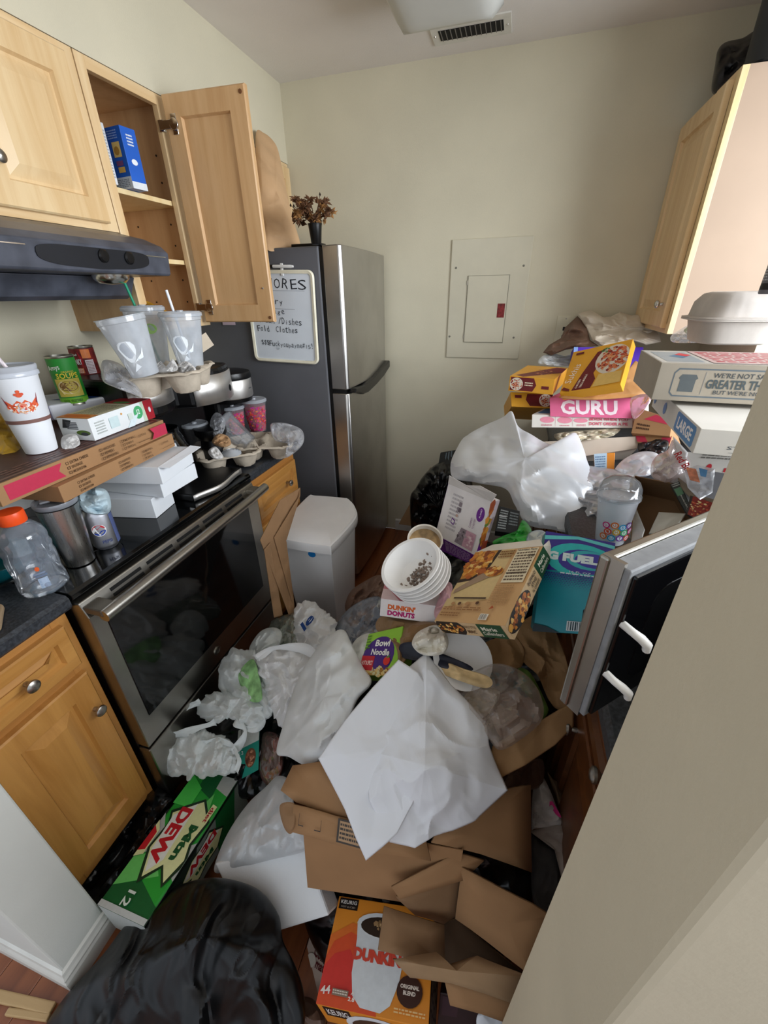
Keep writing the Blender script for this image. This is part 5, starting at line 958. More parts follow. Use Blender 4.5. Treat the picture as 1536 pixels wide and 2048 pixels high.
# back of the heap by the right counter
soft('garbage_bag','full black garbage bag on the floor against the back wall','garbage bag',[(820,1000,2.42),(832,975,2.42),(848,950,2.42),(870,930,2.40),(895,920,2.36),(930,930,2.3),(950,1000,2.25),(940,1090,2.55),(900,1132,2.62),(855,1128,2.62),(826,1075,2.6)],mat('black_bag','#0a0a0c',.24,var=.3,scale=10,bump=.05,bscale=30,spec=.6),bulge=.13,amp=.03,fr=(5,14),seed=81,radial=.008)
qbox('drink_carton','black drink carton with pale claw marks atop the black bag','box',[(874,938,2.34),(922,938,2.28),(922,897,2.30),(880,904,2.36)],.12,mat('black_card','#101312',.35,var=.3),[('p',[(.3,.9),(.36,.9),(.33,.5),(.29,.62)],'#5f6f78'),('p',[(.42,.92),(.48,.92),(.46,.45),(.41,.6)],'#5f6f78'),('p',[(.54,.95),(.6,.95),(.59,.6),(.54,.66)],'#5f6f78'),('p',[(.7,.2),(.98,.3),(.95,.42),(.72,.34)],'#aeb8bd')],bevel=.008)
qbox('cardboard_sheet','brown flattened cardboard leaning on the back wall behind the black bag','cardboard',[(797,1048,2.66),(826,1052,2.62),(868,935,2.60),(860,935,2.62)],.008,M_cardd)
soft('parchment_bag','large translucent white paper bag opened out against the counter','paper bag',[(921,885,1.62),(940,868,1.66),(968,850,1.70),(1005,835,1.70),(1024,824,1.70),(1036,852,1.64),(1060,868,1.60),(1098,888,1.58),(1120,882,1.6),(1150,866,1.6),(1171,906,1.52),(1189,968,1.42),(1194,1062,1.32),(1150,1064,1.30),(1060,1052,1.30),(1030,1010,1.33),(1012,978,1.37),(960,966,1.42),(901,950,1.46)],film('wax_paper','#f0f3f8',0,.4,.25,.3,.08,10),bulge=.10,amp=.024,nf=9,fr=(2.5,6),seed=91,rnd=.8,back=False,rings=16)

qbox('snack_carton','orange and pale blue food carton edge under the plain pale carton','food box',[(1190,950,1.52),(1228,948,1.50),(1230,905,1.50),(1188,908,1.53)],.08,mat('orange_card','#e08a2e',.45),[('r',0,0,.62,1,'#b9cfe2'),('lines',.05,.1,.55,.9,7,'#6a86a8')])
soft('plastic_bag','grey white plastic bag filling the counter behind the patterned cup','plastic bag',[(1060,940,1.56),(1120,925,1.56),(1200,935,1.5),(1260,950,1.42),(1268,1020,1.28),(1230,1080,1.22),(1150,1075,1.3),(1080,1030,1.42)],film('grey_film','#bdbdc2',.1,.3,.35,.3,.3,25),bulge=.05,amp=.02,fr=(8,20),seed=92)
# ---------------------------------------------------------------- the heap on the floor
M_gro=film('grocery_film','#f6fbfa',.03,.35,.25,.3,.35,30); M_gro2=film('grocery_white','#f8f9f9',0,.28,.2,.32,.3,26); M_wrapp=film('wrapping_paper','#f3f5f9',0,.15,.10,.55,.08,14)
M_blkbag=MATS['black_bag']; M_bag2=film('big_kraft','#a9845c',0,.12,.1,.5,.25,16)
def sheet(name,pts,m,parent=None,thick=.004,label=None,cat=None,group=None,amp=.003,seed=1):
    """one stiff panel of cardboard through pixel points (u,v,d)"""
    P=[at(u,v,d=d) for u,v,d in pts]; c=sum(P,Vector())/len(P); b=MB(); n=len(P); f=folds(5,seed,2,5); ring=[]
    for i in range(n):
        for j in range(4): p=P[i].lerp(P[(i+1)%n],j/4); ring.append(p)
    vs=[c]+[c.lerp(p,q)-VIEW*f(c.lerp(p,q))*amp for q in (.5,1) for p in ring]; k=len(ring)
    b.add(vs,[(0,1+i,1+(i+1)%k) for i in range(k)]+[(1+i,1+k+i,1+k+(i+1)%k,1+(i+1)%k) for i in range(k)])
    return b.build(name,m,parent,None,thick=thick,smooth=30,label=label,cat=cat,group=group,rim=M_flute)
def mark(parent,p,u,v,items,w,h,lift=.003,name='printed_panel'):
    """flat print placed on a soft thing: origin p, axes towards u and v"""
    n=(u-p).cross(v-p).normalized(); 
    if n.dot(p-Vector(CC))>0: n=-n
    b=MB(); draw(b,items,w,h,lambda a,c,l:p+(u-p)*(a/w)+(v-p)*(c/h)+n*(lift+EPS*l)); b.build(name,ink(),parent,kind='stuff')
# far end by the bin
soft('paper_bag','crushed brown paper bag on the floor behind the donut box','paper bag',[(690,1215,1.62),(700,1185,1.66),(725,1165,1.68),(760,1150,1.64),(772,1180,1.5),(765,1240,1.42),(735,1245,1.45),(705,1240,1.55)],MATS['kraft_dark'],bulge=.05,amp=.02,fr=(8,20),seed=101)
soft('plastic_bag','blue grey translucent plastic bag beside the bin foot','plastic bag',[(668,1262,1.5),(690,1225,1.52),(725,1200,1.5),(762,1196,1.42),(764,1250,1.32),(758,1290,1.26),(720,1300,1.32),(690,1285,1.4)],film('bluegrey_film','#8f98a6',.25,.35,.4,.25,.3,25),bulge=.05,amp=.015,fr=(8,18),seed=102)
p=at(738,1285,d=1.27); t=T('round_cover','clear round plastic cover in the bag by the noodle bowl','cover',M=MX(p,(1,0,0),(0,.5,.85)))
MB().lathe([(0,0),(.034,0),(.036,.003),(.038,.006)],30,cap=False).build('lid_shell',M_clear2,t,smooth=True)
# plastic grocery bags along the range
gb='plastic grocery bags piled along the range'
soft('grocery_bag','grey green translucent bag with creased plastic at the bin corner','plastic bag',[(540,1262,1.60),(545,1240,1.63),(575,1228,1.63),(598,1222,1.6),(605,1270,1.5),(590,1300,1.45),(560,1295,1.5)],film('greengrey_film','#a9b3a4',.35,.4,.5,.2,.4,35),bulge=.04,amp=.013,fr=(9,20),nf=6,jag=.012,smooth=18,res=.8,seed=103,group=gb)
o=soft('grocery_bag','white bag with dark blue letters in front of the bin','plastic bag',[(585,1300,1.48),(590,1262,1.5),(586,1222,1.58),(600,1203,1.6),(622,1202,1.6),(648,1222,1.55),(672,1246,1.48),(668,1290,1.38),(640,1325,1.33),(605,1330,1.38)],M_gro2,bulge=.05,amp=.013,fr=(9,20),nf=6,jag=.012,smooth=18,res=.8,seed=104,group=gb)
q0=at(612,1268,d=1.42); mark(o,q0,at(634,1240,d=1.44),at(603,1252,d=1.45),[('t','le',.5,.5,.9,'#1d3f7c',0,.95,.03)],.05,.03,.012,'printed_letters')
soft('grocery_bag','small white bag knotted against the range drawer','plastic bag',[(498,1300,1.52),(508,1278,1.54),(525,1260,1.55),(548,1255,1.54),(564,1265,1.52),(558,1292,1.48),(530,1310,1.46),(508,1318,1.48)],M_gro,bulge=.03,amp=.015,fr=(10,25),seed=105,group=gb)
o=soft('grocery_bag','white bag with folded handles in the middle of the pile','plastic bag',[(510,1318,1.40),(530,1300,1.42),(565,1290,1.42),(610,1292,1.40),(645,1305,1.36),(668,1325,1.30),(655,1370,1.24),(640,1430,1.20),(622,1470,1.18),(585,1478,1.22),(556,1450,1.26),(535,1400,1.32),(522,1360,1.36)],M_gro2,bulge=.07,amp=.013,fr=(9,20),nf=6,jag=.012,smooth=18,res=.8,seed=106,group=gb)
for pp in ([(512,1320,1.36),(550,1296,1.36),(610,1298,1.32),(650,1325,1.26)],[(520,1335,1.34),(560,1370,1.29),(615,1385,1.24),(640,1360,1.24)]): strip('handle',pp,.035,M_gro2,o)
o=soft('grocery_bag','translucent bag with green packaging showing through it','plastic bag',[(440,1375,1.44),(438,1335,1.46),(455,1305,1.48),(480,1298,1.48),(510,1303,1.46),(525,1335,1.40),(540,1380,1.36),(546,1425,1.30),(520,1445,1.30),(490,1430,1.34),(455,1410,1.38)],M_gro,bulge=.055,amp=.013,fr=(9,20),nf=6,jag=.012,smooth=18,res=.8,seed=107,group=gb)
soft('salad_pack','green printed pack poking out of the translucent grocery bag','package',[(478,1345,1.375),(505,1318,1.38),(518,1350,1.335),(524,1398,1.29),(500,1402,1.31),(482,1375,1.36)],mat('green_pack','#8fc07f',.5,var=.4,scale=30),bulge=.012,amp=.006,seed=108)
o=soft('grocery_bag','translucent bag with looped handles hanging off the pile','plastic bag',[(395,1430,1.42),(400,1402,1.43),(430,1385,1.42),(470,1385,1.38),(505,1395,1.34),(528,1415,1.30),(522,1445,1.28),(495,1455,1.29),(465,1440,1.32),(430,1445,1.36)],M_gro,bulge=.045,amp=.013,fr=(9,20),nf=6,jag=.012,smooth=18,res=.8,seed=109,group=gb)
for pp in ([(400,1405,1.40),(375,1415,1.40),(350,1440,1.38),(332,1462,1.36),(350,1470,1.35),(400,1455,1.34),(430,1445,1.34)],[(500,1400,1.32),(522,1425,1.29),(520,1450,1.27),(495,1458,1.27),(480,1440,1.3)],[(470,1440,1.29),(490,1462,1.27),(478,1490,1.26),(462,1505,1.26)]): strip('handle',pp,.03,M_gro,o)
o=soft('grocery_bag','translucent bag lying open beside the green soda carton','plastic bag',[(303,1520,1.40),(312,1490,1.41),(345,1472,1.40),(390,1462,1.37),(430,1468,1.34),(462,1480,1.31),(474,1515,1.27),(470,1545,1.25),(430,1552,1.27),(385,1556,1.30),(340,1550,1.35)],M_gro,bulge=.05,amp=.013,fr=(9,20),nf=6,jag=.012,smooth=18,res=.8,seed=110,group=gb)
strip('handle',[(470,1545,1.22),(478,1520,1.23),(462,1490,1.27),(430,1480,1.30),(402,1490,1.31),(395,1520,1.29),(410,1548,1.27)],.022,M_gro,o)
qbox('teal_carton','teal and white food carton with a round picture behind the green soda carton','food box',[(480,1560,1.33),(517,1540,1.31),(518,1480,1.33),(474,1502,1.36)],.14,mat('teal_card','#1f8f7c',.45),[('e',.6,.55,.26,.32,'#7a4a33'),('bits',.6,.55,.2,.26,['#5d2f26','#a8664a','#c98f6c'],30,.05),('t','12',.2,.85,.12,'#f0f4f2',0,.18)],dirv=(-.35,.75,.35),top_art=[('r',0,0,1,1,'#d9dcd6'),('bars',.1,.15,.45,.6,8,'#50534f')])
soft('food_film','red and brown stained plastic film under the white bags','plastic wrap',[(520,1500,1.35),(528,1465,1.36),(560,1475,1.3),(565,1540,1.24),(540,1570,1.25),(520,1550,1.3)],film('stain_film','#9a6a62',.2,.3,.6,.2,.4,30),bulge=.03,amp=.015,seed=111)
soft('garbage_bag','flat black garbage bag on the floor below the lower cabinet door','garbage bag',[(300,1560,1.40),(345,1590,1.36),(380,1562,1.45),(385,1600,1.40),(300,1720,1.25),(260,1830,1.13),(225,1840,1.14),(160,1775,1.20),(215,1690,1.28),(262,1620,1.36)],M_blkbag,bulge=.05,amp=.02,fr=(6,16),seed=112)
# soda carton
DW=([0.755,-0.1163,-0.0158],[[0.0376,0.9986,-0.0378],[-0.9841,0.0305,-0.175]],[0.40,0.18,0.1215])
g1,g2,g3,sv='#2fb53c','#14602f','#6fcf6a','#b9bdb8'
def dew(cu,cv,k=1.0):
    o=lambda x,y:(cu-x*k,cv-y*k*2.6)
    L=[('p',[o(-.24,.02),o(-.12,.135),o(.02,.115),o(.11,.15),o(.25,.10),o(.17,.03),o(.27,-.05),o(.1,-.13),o(-.05,-.115),o(-.12,-.15)],'#16341f'),('p',[o(-.22,.02),o(-.115,.12),o(.02,.10),o(.10,.13),o(.225,.095),o(.15,.03),o(.235,-.045),o(.095,-.115),o(-.05,-.10),o(-.11,-.13)],'#e9ecb0'),
       ('p',[o(-.2,-.01),o(-.1,-.115),o(.1,-.10),o(.21,-.045),o(.13,.01)],'#f0f2ea'),('t','DEW',cu+.0*k,cv+.052*2.6*k,.082*2.6*k,'#c8202c',180,.32*k,.05),('t','Mtn',cu-.02*k,cv-.062*2.6*k,.055*2.6*k,'#1c5a30',180,.20*k,.05)]
    return L
M,D=pose(DW,.93)
o=carton('soda_carton','green twelve can soda carton lying on the floor by the black bag','soda carton',(M,D),mat('soda_green','#2aa338',.35,var=.05,scale=6),{
 'top':[('p',[(.0,0),(.1,0),(.2,.55),(.12,1),(0,1)],g2),('p',[(.12,1),(.25,.3),(.38,.65),(.3,1)],g3),('p',[(.25,0),(.5,0),(.4,.35),(.3,.2)],sv),('p',[(.3,1),(.42,.6),(.62,1)],sv),('p',[(.85,0),(1,0),(1,.45),(.9,.4)],sv),('p',[(.8,.3),(1,.35),(1,.75),(.86,.7)],g2),('p',[(.62,.1),(.85,.28),(.7,.4)],g3),('p',[(.7,.6),(.86,.62),(.95,1),(.7,1)],'#4fd054'),('r',.0,0,.035,1,'#c9ccc8'),*dew(.50,.44,1.22),('p',[(.62,.06),(.76,.05),(.77,.16),(.63,.17)],'#e9ecb0'),('t','diet',.69,.11,.085,'#b3262f',180,.115,.03),('p',[(.33,.84),(.5,.86),(.56,1),(.3,1)],'#e9ecb0'),('p',[(.36,.87),(.48,.88),(.52,1),(.34,1)],'#c8202c'),('t','12',.085,.55,.15,'#dfe8dc',180,.09,.02)],
 'front':[('r',0,0,1,1,'#7f8a80'),('p',[(0,0),(.3,0),(.5,1),(.2,1)],'#22302a'),('p',[(.6,0),(.8,0),(.95,1),(.7,1)],g2),*[(i if i[0]!='t' else i) for i in dew(.5,.5,.95)],('r',0,.93,1,1,'#0d1410')],
 'left':[('r',0,0,1,1,'#c4c7c2')]},bevel=.008)
# white bags, foam
soft('plastic_bag','large white translucent plastic bag between soda carton and brown carton','plastic bag',[(430,1745,1.13),(440,1700,1.16),(465,1650,1.20),(498,1605,1.22),(530,1575,1.22),(556,1552,1.20),(582,1565,1.14),(590,1620,1.06),(612,1665,1.02),(612,1700,1.02),(540,1720,1.06),(480,1735,1.1)],film('bag_white','#e6e8e9',.05,.35,.22,.32,.25,20),bulge=.04,amp=.010,nf=12,fr=(6,18),seed=113)
qbox('foam_block','thick white foam packing block between the black bag and brown carton','foam block',[(500,1880,1.02),(658,1832,.99),(608,1688,1.06),(428,1726,1.12)],.06,mat('packing_foam','#e3e5e6',.7,var=.02,bump=.12,bscale=240),bevel=.006)
soft('paper_bag','tall crumpled white paper bag standing left of the wrapping paper','paper bag',[(553,1505,1.13),(566,1450,1.16),(582,1395,1.19),(605,1340,1.21),(640,1290,1.21),(672,1262,1.21),(690,1262,1.2),(702,1285,1.16),(724,1330,1.10),(743,1365,1.05),(715,1400,1.03),(695,1450,1.0),(672,1500,.99),(640,1522,1.0),(610,1530,1.03),(578,1514,1.08)],film('soft_white_paper','#eff1f0',0,.22,.15,.45,.12,14),bulge=.06,amp=.016,nf=9,fr=(4,11),seed=114)
# donut box, bowls, noodle bowl
DN=([1.3034,0.7515,0.4055],[[0.9881,0.139,-0.0652],[0.0544,0.0801,0.9953]],[0.2525,0.0868,0.1356])
Mc,Dd=pose(DN,.66); D2=np.array((Dd[0],Dd[2]*1.0,Dd[1])); c3=Mc@Vector((0,0,Dd[2])); M=MX(c3,Mc.to_3x3().col[0],-Mc.to_3x3().col[2])
carton('donut_box','white and pink donut box with orange lettering under the foam bowls','food box',(M,D2),mat('donut_white','#ece6e4',.45),{'front':[('t',"DUNKIN'",.34,.60,.30,'#e0692e',0,.44,.06),('t','DONUTS',.34,.26,.30,'#b8246e',0,.44,.06)],'top':[('r',0,0,1,1,'#dd8a93'),('p',[(0,0),(.3,.0),(.1,.5),(0,.5)],'#f1d7d8'),('p',[(.55,0),(1,0),(1,.6),(.7,.5)],'#efe0de'),('p',[(.4,.3),(.8,.7),(.5,1),(.2,.8)],'#d9683f')]})
wr_,dr_=Vector(CR[0]),Vector(CR[1])
nb=(-VIEW*.62+(wr_*-.59+dr_*-.81)*.78).normalized(); c0=at(820,1128,d=1.05)
M_fb=mat('foam_bowl','#efeeec',.5,var=.02,bump=.05,bscale=200); proto=None
for k in range(5):
    cc=c0-nb*(.0135*k)+wr_*.0018*k; M=MX(cc,nb.orthogonal(),z=nb)
    lb=['topmost white foam bowl with brown food residue on the donut box','second white foam bowl of the tilted stack','middle white foam bowl of the tilted stack','fourth white foam bowl of the tilted stack','lowest white foam bowl of the stack touching the donut box'][k]
    prof=[(.0,-.046),(.040,-.046),(.045,-.043),(.074,-.004),(.082,-.003),(.0835,0),(.082,.002),(.074,.0015),(.0715,-.002),(.043,-.040),(.0,-.0425)]
    if proto is None:
        proto=MB().lathe(prof,44).build('foam_bowl',M_fb,None,M,smooth=True); b=proto
        rg=random.Random(8); r=MB()
        for i in range(130):
            x,y=rg.gauss(0,.013),rg.gauss(0,.022); q=math.hypot(x+.006,y)
            if q>.06: continue
            z=-.0415+max(0,q-.043)*1.25+.006*math.exp(-(q/.02)**2)*rg.random(); s_=rg.uniform(.0018,.0065)
            r.lathe([(0,-s_*.3),(s_,0),(s_*.7,s_*.6),(0,s_*.8)],6,Matrix.Translation((x,y,z))@Matrix.Rotation(rg.uniform(0,3),4,'X'))
        keep=r
    else: b=proto.copy(); COL.objects.link(b); b.matrix_world=M
    tag(b,lb,'bowl','stacked foam bowls')
Mr=MX(c0,nb.orthogonal(),z=nb); rot=Mr.to_3x3().inverted()@(dr_*.5+wr_*.55); an=math.atan2(rot.y,rot.x)
keep.build('food_residue',mat('residue','#85756a',.85,var=.3,scale=60),proto,Matrix.Rotation(an,4,'Z')@Matrix.Translation((.016,0,0)),kind='stuff')
p=at(850,1080,d=1.22); t=T('paper_tub','white paper tub with scribble and brown stain behind the foam bowls','tub',M=MX(p,wr_,z=(-VIEW*.75-dr_*.5-wr_*.3)))
MB().lathe([(.04,-.06),(.05,0),(.053,.002),(.053,.005),(.049,.003),(.04,-.055),(0,-.056)],36).build('body',mat('tub_white','#ddd6ca',.5),t,smooth=True)
MB().lathe([(.036,-.054),(.047,-.012),(0,-.012)],30).build('stain',mat('tub_stain','#9c8058',.5,var=.4,scale=30),t,smooth=True)
# frozen carton, pasta bake box
WP=([1.5007,0.6041,0.9079],[[0.87,-0.49,-0.0551],[0.1582,0.1714,0.9724]],[0.1597,0.1789,0.0496])
M,D=pose(WP,.96); PUR='#6c2a8c'
o=carton('frozen_meal_carton','open white and purple frozen meal carton standing behind the foam bowls','food box',(M,D),mat('meal_white','#e4e0e0',.5),{'top':[('e',.86,.72,.085,.13,PUR),('t','PLANET',.86,.74,.03,'#f2e8f4',90,.16,.01),('lines',.18,.2,.42,.9,10,'#bdb8bb'),('t','[',.36,.63,.1,'#6a5a6e'),('r',.36,.70,.43,.78,'#8a7f86'),('r',.37,.6,.44,.68,'#6f646c'),('r',.36,.50,.40,.55,'#c9a392'),('p',[(.28,.36),(.36,.33),(.37,.43),(.29,.46)],PUR),('p',[(.295,.375),(.35,.355),(.355,.415),(.30,.435)],'#e4e0e0'),('p',[(.48,.06),(.9,.04),(.9,.36),(.55,.36)],'#c49aa8'),('p',[(.48,.06),(.66,.05),(.68,.36),(.55,.36)],'#8c8088'),('bits',.6,.2,.1,.12,['#5f565c','#a89aa2','#7d7078'],16,.03),('bits',.8,.2,.08,.12,['#d8b4ba','#b98a9a','#e0c8cc'],14,.035),('t','COMMIT',.72,.52,.04,'#8a5a8c',90,.18),('t','TO BETTER',.79,.52,.035,'#8a5a8c',90,.18)],'right':[('r',0,0,1,1,'#cdbcc4'),('r',0,.6,.5,1,PUR),('bits',.6,.75,.4,.2,['#9c4a2a','#d08a3a','#5c7a3a','#b5652b'],30,.09),('r',0,.0,.25,.6,'#b5533a'),('t','BIRYANI',.55,.2,.3,'#5f4a62',90,.28)],'left':[('r',0,0,1,1,PUR)]})
def lp(x,y,z): return Vector((x,y,z))
f=MB(); Dx,Dy,Dz=D
f.add([lp(0,0,Dz),lp(Dx,0,Dz),lp(Dx*.93,-.042,Dz-.022),lp(Dx*.1,-.055,Dz-.03)],[(3,2,1,0)]); fo_=f.build('flap',mat('meal_purple',PUR,.45),o,thick=.0012)
a=MB(); draw(a,[('lines',.25,.08,.92,.92,9,'#c9a8d6'),('r',.02,.55,.2,.95,'#f0ecee'),('bars',.03,.58,.19,.92,6,'#2a2430')],Dx,.06,lambda u,v,l:Vector((u*.93+.004-(.06-v)*.0,-(.06-v)*.80,Dz+.0012-(.06-v)*.45+EPS*l+.0005))); a.build('printed_panel',ink(),fo_)
f=MB(); f.add([lp(0,Dy,Dz),lp(Dx,Dy,Dz),lp(Dx*1.12,Dy+.03,Dz+.02),lp(Dx*.75,Dy+.036,Dz+.018),lp(Dx*.45,Dy+.02,Dz+.012),lp(Dx*.02,Dy+.028,Dz+.01)],[(0,1,2,3,4,5)]); f.build('flap',mat('flap_grey','#d9d4d0',.7),o,thick=.0012)
MC=([1.6029,0.3243,0.8611],[[0.775,-0.4032,0.4867],[0.2977,0.9122,0.2815]],[0.2152,0.258,0.0445])
M,D=pose(MC,.93); GR='#1c4a28'; mac=['#d98a2e','#e9a94a','#b5602a','#c9752a','#f0c473','#8f4a1e']
o=carton('pasta_bake_box','tan and green frozen pasta box with a food picture leaning on the heap','food box',(M,D),mat('pasta_tan','#d3a874',.4,var=.06,scale=5),{
 'top':[('p',[(0,.18),(.62,.30),(.62,1),(.0,1)],'#dcc088'),('p',[(.0,.64),(.0,.52),(.2,.55),(.38,.7),(.43,1),(.30,1)],'#3a2a20'),('p',[(.0,.66),(.02,.57),(.2,.6),(.34,.74),(.38,1),(0,1)],'#c98a3a'),('bits',.17,.80,.19,.21,mac,110,.045),('p',[(.05,.36),(.3,.50),(.56,.63),(.58,.70),(.52,.74),(.3,.62),(.04,.42)],'#a58a70'),('e',.5,.66,.13,.07,'#c9852f'),('bits',.5,.67,.12,.06,mac,26,.035),('r',.68,.50,.97,.97,'#e9dcbc'),('lines',.70,.52,.95,.93,10,'#6b5a48'),('t','Nutrition Facts',.825,.955,.03,'#3a2f26',0,.26,.01),('t','590',.92,.86,.045,'#2a221c',0,.08,.02),('r',.69,.62,.96,.635,'#5a4a3a'),('lines',.45,.85,.66,.97,3,'#8a5a2a'),('r',.12,.285,.60,.305,'#4a3524'),('e',.16,.22,.03,.02,'#b98a5a'),('e',.26,.22,.025,.02,'#5a3a24'),('e',.38,.22,.035,.025,'#b98a5a'),('e',.52,.23,.025,.02,'#5a3a24'),('lines',.06,.13,.62,.18,2,'#9a6a3c'),('lines',.06,.05,.35,.11,2,'#9a6a3c'),('r',.65,.03,.76,.10,'#efe9dc'),('bars',.66,.035,.75,.095,7,'#3a342e'),('p',[(.72,.15),(.78,.17),(.75,.2)],'#b5532a'),('lines',.66,.22,.9,.46,9,'#b98f5e'),('t','A BIG BOWL',.56,.93,.03,'#8a6a3a',0,.2)],
 'front':[('r',0,0,1,1,'#d9b98c'),('e',.2,.5,.22,.75,'#2a1f18'),('bits',.2,.5,.18,.4,mac,40,.025),('r',.62,0,.94,1,GR),('t','Marie',.76,.66,.3,'#efe9d6',0,.2,.02),('t','Callenders',.78,.32,.26,'#efe9d6',0,.26,.01),('t','BUFFALO STYLE',.49,.7,.2,'#6a4a2a',0,.2,.01),('t','MAC',.5,.35,.25,'#6a4a2a',0,.12,.02)],
 'right':[('r',0,0,1,1,'#d9b98c'),('r',.72,0,1,1,GR),('t','Marie',.86,.68,.28,'#efe9d6',0,.16,.02),('t','Callenders',.86,.32,.26,'#efe9d6',0,.2,.01),('e',.24,.5,.24,.55,'#2a1f18'),('bits',.24,.5,.21,.4,mac,50,.03),('t','BUFFALO',.60,.78,.2,'#4a3524',0,.18,.02),('t','STYLE',.60,.5,.2,'#4a3524',0,.12,.02),('t','& CHEESE',.60,.24,.16,'#4a3524',0,.16,.01)]})
Dx,Dy,Dz=D; f=MB(); f.add([lp(0,Dy,Dz),lp(Dx,Dy,Dz),lp(Dx*.9,Dy+.03,Dz-.004),lp(Dx*.2,Dy+.03,Dz-.004)],[(0,1,2,3)]); f.add([lp(Dx,Dy,Dz),lp(Dx,Dy,0),lp(Dx+.01,Dy+.035,.006),lp(Dx+.004,Dy+.04,Dz-.01)],[(0,1,2,3)]); f.build('flap',mat('inner_white','#ded6c8',.6),o,thick=.001,kind='stuff')
# energy drink carton, patterned cup, green bag
TEAL='#0f8f9e'; VIO='#3b2a86'
qbox('drink_carton','teal and violet energy drink carton behind the microwave door','box',[(1066,1262,.99),(1212,1272,.90),(1231,1086,.88),(1092,1062,.985)],.11,mat('teal_carton_card','#128a98',.35,var=.08,scale=8),
 [('p',[(0,.62),(1,.66),(1,1),(0,1)],VIO),('e',.56,.76,.50,.17,'#2fb7b4'),('e',.64,.75,.40,.125,'#3d2f90'),('e',.70,.77,.34,.10,'#35a8ae'),('e',.76,.77,.28,.075,'#40339a'),('p',[(0,.92),(.5,.97),(1,.93),(1,.965),(.5,1),(0,.96)],'#63c7c6'),('t','G FUEL',.44,.775,.085,'#d9e6e2',0,.74,.07),('t','16 FL OZ',.58,.635,.02,'#c9dfe4',0,.3,.01),('lines',.3,.60,.9,.625,1,'#c9dfe4')]+[('dots',[((i+.5*(j%2)+.5)/26,.60-j*.018,.016-.0016*j,.0085-.0009*j) for j in range(9) for i in range(26)],VIO)]+[('r',.48,.03,.95,.13,'#cfd6d8'),('bars',.50,.035,.93,.125,14,'#16363c'),('p',[(0,0),(.4,0),(.2,.06),(0,.08)],'#12262c')],dirv=(.05,.8,-.6))
p=at(1218,1082,d=1.08); M=MX(p,wr_,z=(Vector((0,0,1))*.95+VIEW*.12)); t=T('slush_cup','clear cup with colourful round lettering and dome lid by the torn carton','plastic cup',M=M@Matrix.Rotation(-math.pi/2,4,'Z'))
MB().lathe([(0,.003),(.031,0),(.034,.004),(.046,.118),(.049,.12),(.049,.126)],44).build('body',film('cup_milky','#eff1f8',.04,.35,.5,.15),t,smooth=True)
MB().lathe([(.0495,.122),(.051,.123),(.051,.131),(.049,.133),(.048,.150),(.040,.166),(.024,.176),(.0,.178)],40).build('dome_lid',M_clear,t,smooth=True)
b=MB(); rg=random.Random(4)
for i in range(60):
    q=.042*math.sqrt(rg.random()); a=rg.uniform(0,6.28); s=rg.uniform(.003,.008); b.lathe([(0,-s*.4),(s,0),(0,s)],5,Matrix.Translation((q*math.cos(a),q*math.sin(a),.112+rg.uniform(0,.012)))@Matrix.Rotation(rg.uniform(0,3),4,'X'))
b.build('crushed_ice',mat('ice_white','#dfe3f0',.3),t,kind='stuff')
cols=['#d3267e','#e8742a','#2f9fd0','#7b3fa0','#e04a2a','#d9a92a','#3fae6a']; L=[]; rg=random.Random(2)
for i,(cu,cv,ch) in enumerate([(.16,.62,'D'),(.34,.66,'U'),(.52,.60,'N'),(.68,.66,'K'),(.22,.40,'I'),(.40,.42,'N'),(.58,.40,'D'),(.76,.44,'O'),(.14,.20,'N'),(.32,.18,'U'),(.50,.20,'T'),(.68,.20,'S'),(.86,.24,'D')]):
    c_=cols[i%7]; L+= [('e',cu,cv,.085,.12,c_),('e',cu,cv,.055,.078,'#eef0f6'),('t',ch,cu,cv,.10,c_,rg.uniform(-30,30),.06,.03)]
wrap(.0355,.012,.085,None,L,t,'round_lettering',150,r2=.0435)
soft('foil_bag','bright green plastic bag under the white parchment','plastic bag',[(985,1085,1.2),(1005,1072,1.22),(1035,1060,1.24),(1045,1040,1.26),(1062,1058,1.22),(1060,1085,1.16),(1035,1098,1.14),(1005,1096,1.16)],mat('green_film','#2a9a35',.35,var=.4,scale=20),bulge=.03,amp=.012,fr=(12,30),seed=121)
qbox('dark_package','black package with white fine print between the meal carton and green bag','package',[(990,1062,1.25),(1035,1068,1.22),(1040,1022,1.26),(1000,1012,1.28)],.04,mat('package_black','#1c1f22',.4),[('lines',.08,.1,.45,.9,8,'#aab0b4'),('lines',.55,.3,.95,.9,5,'#7d858a'),('r',.05,.6,.4,.63,'#dfe3e5')])
soft('container_rim','pale blue plastic rim beside the energy drink carton','lid',[(1052,1085,1.14),(1058,1066,1.16),(1078,1060,1.16),(1092,1066,1.12),(1088,1082,1.1),(1070,1092,1.1)],film('blue_rim','#b5cfe0',.3,.4,.6,.15),bulge=.012,amp=.004,seed=122)
